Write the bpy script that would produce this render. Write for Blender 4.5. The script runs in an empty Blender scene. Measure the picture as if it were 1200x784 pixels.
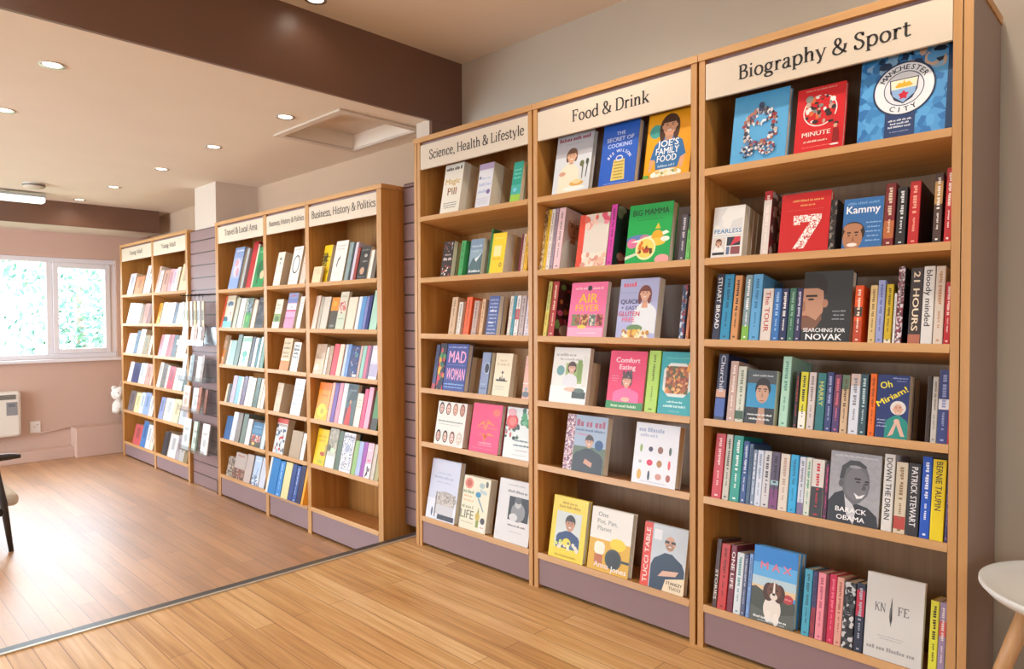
# Bookshop interior: a long wall of oak bookcases with display shelves.
import bpy, math, random
from mathutils import Matrix, Vector
C = bpy.context.scene.collection
D2R = math.pi / 180
random.seed(7)

# ------------------------------------------------------------------ materials
def lin(h):
    h = h.lstrip('#'); v = [int(h[i:i + 2], 16) / 255 for i in (0, 2, 4)]
    return tuple(x / 12.92 if x <= .04045 else ((x + .055) / 1.055) ** 2.4 for x in v) + (1,)
_M = {}
def new_mat(name):
    m = bpy.data.materials.new(name); m.use_nodes = True
    return m, m.node_tree.nodes, m.node_tree.links, m.node_tree.nodes['Principled BSDF']
def mat(c, rough=.42, metal=0.0, coat=0.0):
    key = (c, rough, metal, coat)
    if key in _M: return _M[key]
    if c.startswith('mix:'):
        _, cols, sc = c.split(':'); cols = cols.split(',')
        m, N, L, b = new_mat('printed_pattern')
        tc = N.new('ShaderNodeTexCoord'); vo = N.new('ShaderNodeTexVoronoi'); vo.inputs['Scale'].default_value = float(sc) * 2.8
        L.new(tc.outputs['Object'], vo.inputs['Vector'])
        sp = N.new('ShaderNodeSeparateColor'); L.new(vo.outputs['Color'], sp.inputs[0])
        r = N.new('ShaderNodeValToRGB'); r.color_ramp.interpolation = 'CONSTANT'
        L.new(sp.outputs[0], r.inputs[0])
        el = r.color_ramp.elements
        while len(el) < len(cols): el.new(.5)
        for i, cc in enumerate(cols): el[i].position = i / len(cols); el[i].color = lin(cc)
        L.new(r.outputs[0], b.inputs['Base Color'])
    else:
        m, N, L, b = new_mat('paint_' + c.strip('#')); b.inputs['Base Color'].default_value = lin(c)
    b.inputs['Roughness'].default_value = rough; b.inputs['Metallic'].default_value = metal
    b.inputs['Coat Weight'].default_value = coat
    _M[key] = m
    return m
def plaster(name, c, rough=.75, bump=.05, var=.04):
    m, N, L, b = new_mat(name)
    tc = N.new('ShaderNodeTexCoord'); n = N.new('ShaderNodeTexNoise'); n.inputs['Scale'].default_value = 3; n.inputs['Detail'].default_value = 5
    L.new(tc.outputs['Object'], n.inputs['Vector'])
    mx = N.new('ShaderNodeMix'); mx.data_type = 'RGBA'
    k = lin(c); mx.inputs['A'].default_value = tuple(x * (1 - var) for x in k[:3]) + (1,); mx.inputs['B'].default_value = tuple(min(1, x * (1 + var)) for x in k[:3]) + (1,)
    L.new(n.outputs['Fac'], mx.inputs['Factor']); L.new(mx.outputs['Result'], b.inputs['Base Color'])
    n2 = N.new('ShaderNodeTexNoise'); n2.inputs['Scale'].default_value = 180
    L.new(tc.outputs['Object'], n2.inputs['Vector'])
    bp = N.new('ShaderNodeBump'); bp.inputs['Strength'].default_value = bump; bp.inputs['Distance'].default_value = .002
    L.new(n2.outputs['Fac'], bp.inputs['Height']); L.new(bp.outputs['Normal'], b.inputs['Normal'])
    b.inputs['Roughness'].default_value = rough
    return m
def wood(name, a, bcol, axis='z', scale=1.0, rough=.42):
    m, N, L, b = new_mat(name)
    tc = N.new('ShaderNodeTexCoord'); mp = N.new('ShaderNodeMapping')
    s = {'x': (1.2, 26, 26), 'y': (26, 1.2, 26), 'z': (26, 26, 1.2)}[axis]
    mp.inputs['Scale'].default_value = tuple(v * scale for v in s)
    L.new(tc.outputs['Object'], mp.inputs['Vector'])
    n = N.new('ShaderNodeTexNoise'); n.inputs['Scale'].default_value = 1.6; n.inputs['Detail'].default_value = 6; n.inputs['Roughness'].default_value = .6
    L.new(mp.outputs['Vector'], n.inputs['Vector'])
    r = N.new('ShaderNodeValToRGB'); r.color_ramp.elements[0].position = .32; r.color_ramp.elements[1].position = .7
    r.color_ramp.elements[0].color = lin(a); r.color_ramp.elements[1].color = lin(bcol)
    L.new(n.outputs['Fac'], r.inputs[0]); L.new(r.outputs[0], b.inputs['Base Color'])
    b.inputs['Roughness'].default_value = rough
    return m
def planks(name, c1, c2, c3, wide, rough, grain=.35, gap=.0016, strip=0):
    # boards run along world Y
    m, N, L, b = new_mat(name)
    tc = N.new('ShaderNodeTexCoord'); mp = N.new('ShaderNodeMapping'); mp.inputs['Rotation'].default_value = (0, 0, math.pi / 2)
    L.new(tc.outputs['Object'], mp.inputs['Vector'])
    br = N.new('ShaderNodeTexBrick'); br.offset = .37; br.inputs['Scale'].default_value = 1
    br.inputs['Brick Width'].default_value = 1.25; br.inputs['Row Height'].default_value = wide
    br.inputs['Mortar Size'].default_value = gap; br.inputs['Mortar Smooth'].default_value = .3; br.inputs['Bias'].default_value = 0
    br.inputs['Color1'].default_value = (0, 0, 0, 1); br.inputs['Color2'].default_value = (1, 1, 1, 1); br.inputs['Mortar'].default_value = (.5, .5, .5, 1)
    L.new(mp.outputs['Vector'], br.inputs['Vector'])
    g = N.new('ShaderNodeMapping'); g.inputs['Scale'].default_value = (38, 1.6, 1); L.new(tc.outputs['Object'], g.inputs['Vector'])
    n = N.new('ShaderNodeTexNoise'); n.inputs['Scale'].default_value = 1.3; n.inputs['Detail'].default_value = 7; n.inputs['Distortion'].default_value = .6
    L.new(g.outputs['Vector'], n.inputs['Vector'])
    g2 = N.new('ShaderNodeMapping'); g2.inputs['Scale'].default_value = (9, 1.1, 1); L.new(tc.outputs['Object'], g2.inputs['Vector'])
    n2 = N.new('ShaderNodeTexNoise'); n2.inputs['Scale'].default_value = 1.0; n2.inputs['Detail'].default_value = 3
    L.new(g2.outputs['Vector'], n2.inputs['Vector'])
    def math_(op, x, y):
        q = N.new('ShaderNodeMath'); q.operation = op
        for i, v in enumerate((x, y)):
            if isinstance(v, (int, float)): q.inputs[i].default_value = v
            else: L.new(v, q.inputs[i])
        return q.outputs[0]
    sp = N.new('ShaderNodeSeparateColor'); L.new(br.outputs['Color'], sp.inputs[0])
    t = math_('ADD', math_('MULTIPLY', sp.outputs[0], .16), math_('MULTIPLY', n.outputs['Fac'], grain))
    t = math_('ADD', t, math_('MULTIPLY', n2.outputs['Fac'], .44))
    r = N.new('ShaderNodeValToRGB'); e = r.color_ramp.elements
    e[0].position = .36; e[0].color = lin(c1); e[1].position = .80; e[1].color = lin(c3); k = e.new(.58); k.color = lin(c2)
    L.new(t, r.inputs[0])
    mx = N.new('ShaderNodeMix'); mx.data_type = 'RGBA'; mx.blend_type = 'MULTIPLY'
    L.new(br.outputs['Fac'], mx.inputs['Factor']); L.new(r.outputs[0], mx.inputs['A']); mx.inputs['B'].default_value = (.42, .36, .32, 1)
    L.new(mx.outputs['Result'], b.inputs['Base Color'])
    rr = math_('ADD', math_('MULTIPLY', n.outputs['Fac'], .12), rough - .06); L.new(rr, b.inputs['Roughness'])
    bp = N.new('ShaderNodeBump'); bp.inputs['Strength'].default_value = .25; bp.inputs['Distance'].default_value = .002; bp.invert = True
    L.new(br.outputs['Fac'], bp.inputs['Height']); L.new(bp.outputs['Normal'], b.inputs['Normal'])
    return m
def glow(name, c, s):
    m, N, L, b = new_mat(name); b.inputs['Base Color'].default_value = lin(c)
    b.inputs['Emission Color'].default_value = lin(c); b.inputs['Emission Strength'].default_value = s
    return m
def clear(name, tint, gloss=.12):
    m, N, L, b = new_mat(name); N.remove(b)
    t = N.new('ShaderNodeBsdfTransparent'); t.inputs[0].default_value = tint
    g = N.new('ShaderNodeBsdfGlossy'); g.inputs['Roughness'].default_value = gloss
    f = N.new('ShaderNodeLayerWeight'); f.inputs[0].default_value = .12
    x = N.new('ShaderNodeMixShader'); L.new(f.outputs['Facing'], x.inputs[0]); L.new(t.outputs[0], x.inputs[1]); L.new(g.outputs[0], x.inputs[2])
    L.new(x.outputs[0], N['Material Output'].inputs[0])
    return m

OAK_Z = wood('oak_laminate_upright', '#b0742f', '#c98f4a', 'z')
OAK_Y = wood('oak_laminate_shelf', '#bb8142', '#d09a5c', 'y')
OAK_B = wood('oak_laminate_back', '#876648', '#9c7856', 'z')
OAK_W = wood('oak_laminate_back_warm', '#a06c34', '#b98447', 'z')
EDGE = wood('oak_edging', '#bd8d58', '#cc9c68', 'z', .6)
EDGE_Y = wood('oak_edging_shelf', '#c2925e', '#d0a26e', 'y', .6)
MAUVE = plaster('mauve_laminate', '#927a7d', .5, .0, .03)
SLAT = plaster('mauve_slatwall', '#8e7474', .5, .0, .03)
CREAM = plaster('cream_board', '#dccdb9', .6, .0, .02)
INK = mat('#2e2a28', .6)
PAGE = mat('#e6dcc6', .8)
PAGE2 = mat('#d6c19f', .8)

# ------------------------------------------------------------------ mesh helpers
class MB:
    def __init__(s): s.v, s.f, s.mi, s.mats = [], [], [], []
    def slot(s, m):
        if m not in s.mats: s.mats.append(m)
        return s.mats.index(m)
    def face(s, pts, m):
        i = len(s.v); s.v += [tuple(p) for p in pts]; s.f.append(tuple(range(i, i + len(pts)))); s.mi.append(s.slot(m))
    def box(s, x0, x1, y0, y1, z0, z1, m, faces=None):
        i = len(s.v); s.v += [(x, y, z) for z in (z0, z1) for y in (y0, y1) for x in (x0, x1)]
        Q = [(0, 2, 3, 1), (4, 5, 7, 6), (0, 1, 5, 4), (2, 6, 7, 3), (0, 4, 6, 2), (1, 3, 7, 5)]
        k = s.slot(m)
        for j, q in enumerate(Q):
            s.f.append(tuple(i + a for a in q)); s.mi.append(s.slot(faces[j]) if faces and faces.get(j) else k)
    def prism(s, prof, z0, z1, m, mf=None):
        # prof: closed polygon in xy, extruded along z ; mf(i) material per side
        i = len(s.v); n = len(prof)
        s.v += [(x, y, z0) for x, y in prof] + [(x, y, z1) for x, y in prof]
        for a in range(n):
            b = (a + 1) % n; s.f.append((i + a, i + b, i + n + b, i + n + a)); s.mi.append(s.slot(mf(a) if mf else m))
        s.f.append(tuple(i + a for a in reversed(range(n)))); s.mi.append(s.slot(m))
        s.f.append(tuple(i + n + a for a in range(n))); s.mi.append(s.slot(m))
    def tube(s, pts, r, m, n=10, caps=True):
        rs = r if isinstance(r, (list, tuple)) else [r] * len(pts)
        i0 = len(s.v); P = [Vector(p) for p in pts]; k = s.slot(m)
        for j, p in enumerate(P):
            t = (P[min(j + 1, len(P) - 1)] - P[max(j - 1, 0)]).normalized()
            a = t.orthogonal().normalized() if j == 0 else (pa - t * pa.dot(t)).normalized()
            pa = a; b = t.cross(a)
            s.v += [tuple(p + (a * math.cos(2 * math.pi * q / n) + b * math.sin(2 * math.pi * q / n)) * rs[j]) for q in range(n)]
        for j in range(len(P) - 1):
            for q in range(n):
                w = (q + 1) % n
                s.f.append((i0 + j * n + q, i0 + j * n + w, i0 + (j + 1) * n + w, i0 + (j + 1) * n + q)); s.mi.append(k)
        if caps:
            s.f.append(tuple(i0 + q for q in reversed(range(n)))); s.mi.append(k)
            s.f.append(tuple(i0 + (len(P) - 1) * n + q for q in range(n))); s.mi.append(k)
    def lathe(s, prof, cx, cy, m, n=32, sx=1, sy=1):
        i0 = len(s.v); k = s.slot(m)
        for r, z in prof: s.v += [(cx + r * sx * math.cos(2 * math.pi * q / n), cy + r * sy * math.sin(2 * math.pi * q / n), z) for q in range(n)]
        for j in range(len(prof) - 1):
            for q in range(n):
                w = (q + 1) % n
                s.f.append((i0 + j * n + q, i0 + j * n + w, i0 + (j + 1) * n + w, i0 + (j + 1) * n + q)); s.mi.append(k)
    def add(s, verts, faces, m):
        i = len(s.v); s.v += [tuple(v) for v in verts]; k = s.slot(m)
        for f in faces: s.f.append(tuple(i + a for a in f)); s.mi.append(k)
    def build(s, name, parent=None, smooth=False, T=None, bevel=0):
        me = bpy.data.meshes.new(name)
        V = [tuple(T @ Vector(v)) for v in s.v] if T is not None else s.v
        me.from_pydata(V, [], s.f)
        for m in s.mats: me.materials.append(m)
        me.polygons.foreach_set('material_index', s.mi)
        if smooth: me.polygons.foreach_set('use_smooth', [True] * len(s.f))
        me.update()
        o = bpy.data.objects.new(name, me); C.objects.link(o)
        if parent: o.parent = parent
        if bevel:
            b = o.modifiers.new('edge_round', 'BEVEL'); b.width = bevel; b.segments = 2; b.limit_method = 'ANGLE'; b.angle_limit = .7
        return o
def tag(o, label, cat, group=None, kind=None):
    o['label'] = label; o['category'] = cat
    if group: o['group'] = group
    if kind: o['kind'] = kind
    return o
def struct(o): o['kind'] = 'structure'; return o
def empty(name, loc, rot=None):
    o = bpy.data.objects.new(name, None); C.objects.link(o); o.location = loc; o.empty_display_size = .05
    if rot is not None: o.rotation_euler = rot
    return o
def box_obj(name, x0, x1, y0, y1, z0, z1, m, parent=None, bevel=0):
    b = MB(); b.box(x0, x1, y0, y1, z0, z1, m); return b.build(name, parent, bevel=bevel)
def rel(o, root):
    # keep world-space vertex coordinates while hanging the part under its thing
    o.parent = root; o.matrix_parent_inverse = Matrix.LocRotScale(root.location, root.rotation_euler, None).inverted()
    return o

_T = {}
def text_mesh(s):
    # outline of a string as triangles: x from 0 to width, capital height 1
    if s in _T: return _T[s]
    cu = bpy.data.curves.new('t', 'FONT'); cu.body = s; cu.resolution_u = 2
    o = bpy.data.objects.new('t', cu); C.objects.link(o)
    dg = bpy.context.evaluated_depsgraph_get(); ev = o.evaluated_get(dg); me = ev.to_mesh()
    V = [(v.co.x, v.co.y) for v in me.vertices]; Fc = [tuple(p.vertices) for p in me.polygons]
    ev.to_mesh_clear(); bpy.data.objects.remove(o); bpy.data.curves.remove(cu)
    x0 = min(v[0] for v in V); x1 = max(v[0] for v in V); k = 1 / .70
    V = [((x - x0) * k, y * k) for x, y in V]; n = len(V)
    V, Fc = V + [(x + .05, y) for x, y in V] + [(x + .025, y + .02) for x, y in V], Fc + [tuple(i + n for i in f) for f in Fc] + [tuple(i + 2 * n for i in f) for f in Fc]   # heavier strokes
    _T[s] = (V, Fc, (x1 - x0) * k)
    return _T[s]

# ------------------------------------------------------------------ serif lettering for the section signs
def smooth_path(P, n=6):
    if len(P) < 3: return P
    out = []
    for i in range(len(P) - 1):
        a = P[max(i - 1, 0)]; b = P[i]; c = P[i + 1]; d = P[min(i + 2, len(P) - 1)]
        for j in range(n):
            t = j / n
            out.append(tuple(.5 * (2 * b[k] + (c[k] - a[k]) * t + (2 * a[k] - 5 * b[k] + 4 * c[k] - d[k]) * t * t + (3 * b[k] - a[k] - 3 * c[k] + d[k]) * t ** 3) for k in (0, 1)))
    return out + [P[-1]]
THICK, THIN = .108, .058
def ell(cx, cy, rx, ry, a0=0, a1=360, n=24):
    return [(cx + rx * math.cos((a0 + (a1 - a0) * i / n) * D2R), cy + ry * math.sin((a0 + (a1 - a0) * i / n) * D2R)) for i in range(n + 1)]
def st(x, y0, y1, top='', bot='b'): return ('stem', x, y0, y1, top, bot)
GL = {
 'B': (.52, [st(.13, 0, .7, 'b'), ('c', [(.13, .685), (.27, .685), (.39, .62), (.39, .48), (.28, .385), (.13, .375)]), ('c', [(.28, .38), (.41, .32), (.45, .2), (.41, .07), (.29, .015), (.13, .015)])]),
 'i': (.25, [st(.125, 0, .46, 'l'), ('dot', .125, .62, .055)]),
 'o': (.49, [('p', ell(.245, .225, .175, .225))]),
 'g': (.47, [('p', ell(.22, .29, .135, .165)), ('p', ell(.22, -.1, .17, .095)), ('c', [(.12, .18), (.07, .11), (.12, .05), (.25, .035), (.37, -.03)]), ('c', [(.33, .39), (.38, .44), (.44, .44)])]),
 'r': (.36, [st(.12, 0, .46, 'l'), ('c', [(.13, .3), (.19, .42), (.28, .45)]), ('dot', .3, .41, .05)]),
 'a': (.44, [('c', [(.09, .36), (.14, .44), (.25, .455), (.31, .39), (.31, .25), (.31, .06), (.35, .01), (.42, .03)]), ('c', [(.31, .27), (.16, .24), (.07, .14), (.1, .02), (.2, .0), (.31, .1)])]),
 'p': (.52, [st(.12, -.2, .46, 'l'), ('c', [(.13, .35), (.23, .45), (.38, .42), (.45, .23), (.38, .04), (.25, -.005), (.13, .07)])]),
 'h': (.52, [st(.12, 0, .72, 'l'), ('c', [(.13, .32), (.22, .43), (.33, .44), (.385, .34), (.385, .2)]), st(.385, 0, .3)]),
 'n': (.52, [st(.12, 0, .46, 'l'), ('c', [(.13, .32), (.22, .43), (.33, .44), (.385, .34), (.385, .2)]), st(.385, 0, .3)]),
 'y': (.47, [('w', (.07, .45), (.24, .02), THICK), ('w', (.41, .45), (.24, .02), THIN), ('c', [(.24, .02), (.17, -.14), (.07, -.17)]), ('s', .07, .45, .17), ('s', .41, .45, .14)]),
 'v': (.46, [('w', (.07, .45), (.23, .0), THICK), ('w', (.4, .45), (.23, .0), THIN), ('s', .07, .45, .17), ('s', .4, .45, .14)]),
 '&': (.66, [('c', [(.56, .38), (.52, .18), (.38, .02), (.2, -.01), (.07, .1), (.11, .27), (.26, .38), (.36, .52), (.31, .67), (.2, .68), (.14, .55), (.2, .4), (.4, .16), (.6, .01)]), ('s', .56, .39, .16)]),
 'S': (.46, [('c', [(.38, .56), (.33, .66), (.22, .7), (.11, .64), (.09, .52), (.18, .41), (.31, .33), (.39, .19), (.33, .04), (.2, -.01), (.09, .05), (.06, .17)]), ('w', (.385, .53), (.385, .7), THIN), ('w', (.06, .0), (.06, .2), THIN)]),
 's': (.38, [('c', [(.31, .36), (.26, .44), (.17, .46), (.08, .4), (.09, .31), (.19, .25), (.3, .19), (.32, .08), (.24, .0), (.14, -.01), (.06, .08)]), ('w', (.31, .34), (.31, .45), THIN), ('w', (.06, .0), (.06, .12), THIN)]),
 't': (.35, [('c', [(.15, .6), (.15, .3), (.15, .1), (.2, .01), (.33, .04)]), ('w', (.03, .44), (.31, .44), THIN)]),
 'F': (.50, [st(.13, 0, .7, 'b'), ('w', (.13, .68), (.46, .68), THIN), ('w', (.45, .7), (.45, .53), THIN), ('w', (.13, .37), (.34, .37), THIN), ('w', (.34, .44), (.34, .29), THIN)]),
 'd': (.52, [st(.39, 0, .72, 'l', 'r'), ('c', [(.38, .36), (.28, .45), (.13, .41), (.06, .22), (.13, .03), (.25, 0), (.38, .1)])]),
 'D': (.62, [st(.13, 0, .7, 'b'), ('c', [(.13, .685), (.32, .685), (.5, .58), (.55, .35), (.5, .12), (.32, .015), (.13, .015)])]),
 'k': (.51, [st(.12, 0, .72, 'l'), ('w', (.4, .44), (.14, .19), THIN), ('w', (.22, .28), (.42, .02), THICK), ('s', .4, .45, .15), ('s', .43, .015, .16)]),
 'c': (.42, [('c', [(.36, .34), (.3, .44), (.18, .44), (.07, .26), (.12, .05), (.24, 0), (.37, .08)]), ('dot', .34, .36, .045)]),
 'e': (.45, [('w', (.08, .25), (.38, .25), THIN), ('c', [(.385, .25), (.35, .39), (.23, .455), (.1, .38), (.065, .22), (.13, .04), (.26, 0), (.39, .08)])]),
 ',': (.22, [('dot', .1, .03, .05), ('c', [(.13, .03), (.12, -.06), (.06, -.11)])]),
 'H': (.68, [st(.13, 0, .7, 'b'), st(.55, 0, .7, 'b'), ('w', (.13, .36), (.55, .36), THIN)]),
 'l': (.25, [st(.125, 0, .72, 'l')]),
 'L': (.50, [st(.13, 0, .7, 'b'), ('w', (.13, .02), (.46, .02), THIN), ('w', (.46, .0), (.46, .18), THIN)]),
 'f': (.34, [('c', [(.34, .64), (.28, .71), (.19, .67), (.145, .55), (.145, .3), (.145, 0)]), ('w', (.03, .44), (.3, .44), THIN), ('s', .145, .015, .2)]),
 'P': (.50, [st(.13, 0, .7, 'b'), ('c', [(.13, .685), (.3, .685), (.43, .6), (.43, .44), (.3, .33), (.13, .325)])]),
 'T': (.56, [st(.28, 0, .7), ('w', (.04, .68), (.52, .68), THIN), ('w', (.05, .7), (.05, .55), THIN), ('w', (.51, .7), (.51, .55), THIN)]),
 'A': (.62, [('w', (.09, 0), (.31, .7), THIN), ('w', (.31, .7), (.53, 0), THICK), ('w', (.17, .24), (.45, .24), THIN), ('s', .09, .015, .16), ('s', .53, .015, .18)]),
 'Y': (.58, [('w', (.07, .7), (.29, .33), THICK), ('w', (.51, .7), (.29, .33), THIN), st(.29, 0, .34), ('s', .07, .685, .18), ('s', .51, .685, .16)]),
 'u': (.52, [('c', [(.12, .45), (.12, .2), (.14, .05), (.22, 0), (.3, .02), (.39, .12)]), st(.39, 0, .46, 'l', 'r'), ('s', .09, .445, .12)]),
 'K': (.6, [st(.13, 0, .7, 'b'), ('w', (.5, .69), (.16, .33), THIN), ('w', (.26, .42), (.52, .01), THICK), ('s', .5, .685, .18), ('s', .52, .015, .18)]),
 'N': (.66, [st(.13, 0, .7, 'b'), ('w', (.13, .7), (.53, 0), THICK), ('w', (.53, 0), (.53, .7), THIN), ('s', .53, .685, .2)]),
 'E': (.52, [st(.13, 0, .7, 'b'), ('w', (.13, .68), (.45, .68), THIN), ('w', (.13, .02), (.47, .02), THIN), ('w', (.45, .7), (.45, .55), THIN), ('w', (.47, 0), (.47, .16), THIN), ('w', (.13, .37), (.34, .37), THIN)]),
 ' ': (.22, []),
}
def serif_text(s):
    V, Fc = [], []; x = 0
    def quad(p): i = len(V); V.extend(p); Fc.append(tuple(range(i, i + len(p))))
    def stroke(P):
        n = len(P); Lf, Rt = [], []
        for i in range(n):
            a = P[max(i - 1, 0)]; b = P[min(i + 1, n - 1)]; dx, dy = b[0] - a[0], b[1] - a[1]; l = math.hypot(dx, dy) or 1
            w = (THIN + (THICK - THIN) * abs(dy / l)) / 2
            Lf.append((x + P[i][0] - dy / l * w, P[i][1] + dx / l * w)); Rt.append((x + P[i][0] + dy / l * w, P[i][1] - dx / l * w))
        for i in range(n - 1): quad([Lf[i], Rt[i], Rt[i + 1], Lf[i + 1]])
    for ch in s:
        adv, parts = GL[ch]
        for p in parts:
            if p[0] == 'stem':
                _, sx, y0, y1, top, bot = p; h = THICK / 2
                quad([(x + sx - h, y0), (x + sx + h, y0), (x + sx + h, y1), (x + sx - h, y1)])
                for e, y, sg in ((top, y1, -1), (bot, y0, 1)):
                    if e:
                        l = .1 if e in 'bl' else 0; r = .1 if e in 'br' else 0
                        quad([(x + sx - l, y), (x + sx + r, y), (x + sx + r, y + sg * .034), (x + sx - l, y + sg * .034)])
            elif p[0] == 'c': stroke(smooth_path(p[1]))
            elif p[0] == 'p': stroke(p[1])
            elif p[0] == 'w':
                (ax, ay), (bx, by), w = p[1:]; dx, dy = bx - ax, by - ay; l = math.hypot(dx, dy); nx, ny = -dy / l * w / 2, dx / l * w / 2
                quad([(x + ax + nx, ay + ny), (x + ax - nx, ay - ny), (x + bx - nx, by - ny), (x + bx + nx, by + ny)])
            elif p[0] == 's':
                quad([(x + p[1] - p[3] / 2, p[2] - .017), (x + p[1] + p[3] / 2, p[2] - .017), (x + p[1] + p[3] / 2, p[2] + .017), (x + p[1] - p[3] / 2, p[2] + .017)])
            elif p[0] == 'dot': quad([(x + a, b) for a, b in ell(p[1], p[2], p[3], p[3], 0, 330, 11)])
        x += adv
    return V, Fc, x
SKY, EXPOSURE = 38.0, -1.33
# ------------------------------------------------------------------ cover artwork
# r x0 y0 x1 y1 col | e cx cy rx ry col (radii in cover widths) | p pts col | t cx cy h text col [maxw] | T same, serif | b cx cy w h col (a line too small to read)
def face(cx, cy, r, skin, hair, top='short', shirt=None, sw=2.6, beard=None, smile='#e8ddd4', dark='#4a3028'):
    L = []; k = r * .68      # offsets upwards are in cover heights, sideways in cover widths
    if shirt: L += [('e', cx, cy - k * 3.0, r * sw, r * 1.9, shirt), ('r', cx - r * .42, cy - k * 1.7, cx + r * .42, cy - k * .5, skin)]
    if top == 'long': L += [('e', cx, cy + k * .3, r * 1.12, r * 1.15, hair), ('e', cx - r * .88, cy - k * .5, r * .42, r * 1.3, hair), ('e', cx + r * .88, cy - k * .5, r * .42, r * 1.3, hair), ('r', cx - r * .4, cy - k * 1.75, cx + r * .4, cy - k * .6, shade(skin, .92))]
    elif top == 'bob': L += [('e', cx, cy + k * .3, r * 1.14, r * 1.12, hair), ('e', cx - r * .8, cy - k * .2, r * .4, r * .85, hair), ('e', cx + r * .8, cy - k * .2, r * .4, r * .85, hair), ('r', cx - r * .38, cy - k * 1.6, cx + r * .38, cy - k * .6, shade(skin, .92))]
    elif top == 'white': L += [('e', cx, cy + k * .1, r * 1.5, r * 1.5, hair)]
    elif top == 'short': L += [('e', cx, cy + k * .35, r * 1.04, r * 1.1, hair)]
    L += [('e', cx, cy - k * .1, r * .86, r * 1.12, skin), ('e', cx - r * .88, cy - k * .1, r * .13, r * .22, skin), ('e', cx + r * .88, cy - k * .1, r * .13, r * .22, skin)]
    if beard: L += [('e', cx, cy - k * .7, r * .7, r * .5, beard)]
    if top in ('long', 'bob', 'short'): L += [('arc', cx, cy + k * .42, r * .92, r * .75, hair)]
    for s in (-1, 1): L += [('e', cx + s * r * .36, cy + k * .05, r * .13, r * .06, dark), ('r', cx + s * r * .36 - r * .2, cy + k * .2, cx + s * r * .36 + r * .2, cy + k * .27, dark)]
    L += [('p', [(cx - r * .1, cy - k * .32), (cx + r * .14, cy - k * .32), (cx + r * .04, cy + k * .05)], shade(skin, .85)), ('e', cx, cy - k * .62, r * .3, r * .1, smile)]
    return L
def shade(c, k):
    c = c.lstrip('#'); return '#' + ''.join('%02x' % max(0, min(255, int(int(c[i:i + 2], 16) * k))) for i in (0, 2, 4))
def lines(cx, y0, w, n, dy, h, col): return [('b', cx, y0 - i * dy, w * (1 - .18 * (i % 2)), h, col) for i in range(n)]
def scatter(seed, x0, y0, x1, y1, n, r, cols):
    q = random.Random(seed); return [('e', q.uniform(x0, x1), q.uniform(y0, y1), r * q.uniform(.5, 1.2), r * q.uniform(.5, 1.2), q.choice(cols), 7) for _ in range(n)]
def ringpts(seed, cx, cy, rx, ry, n, r, cols):
    q = random.Random(seed); out = []
    for i in range(n):
        a = i / n * 6.283; k = q.uniform(.78, 1.15); out.append(('y', cx + rx * k * math.cos(a), cy + ry * k * math.sin(a), r * q.uniform(.5, 1.2), r * q.uniform(.7, 1.5), q.choice(cols)))
    return out
KIT = ['#e8e8ea', '#9a3a44', '#4a4a6a', '#c8b8a8', '#6a8ab8', '#d8d0d0', '#3a3a4a', '#a86a5a']
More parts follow.
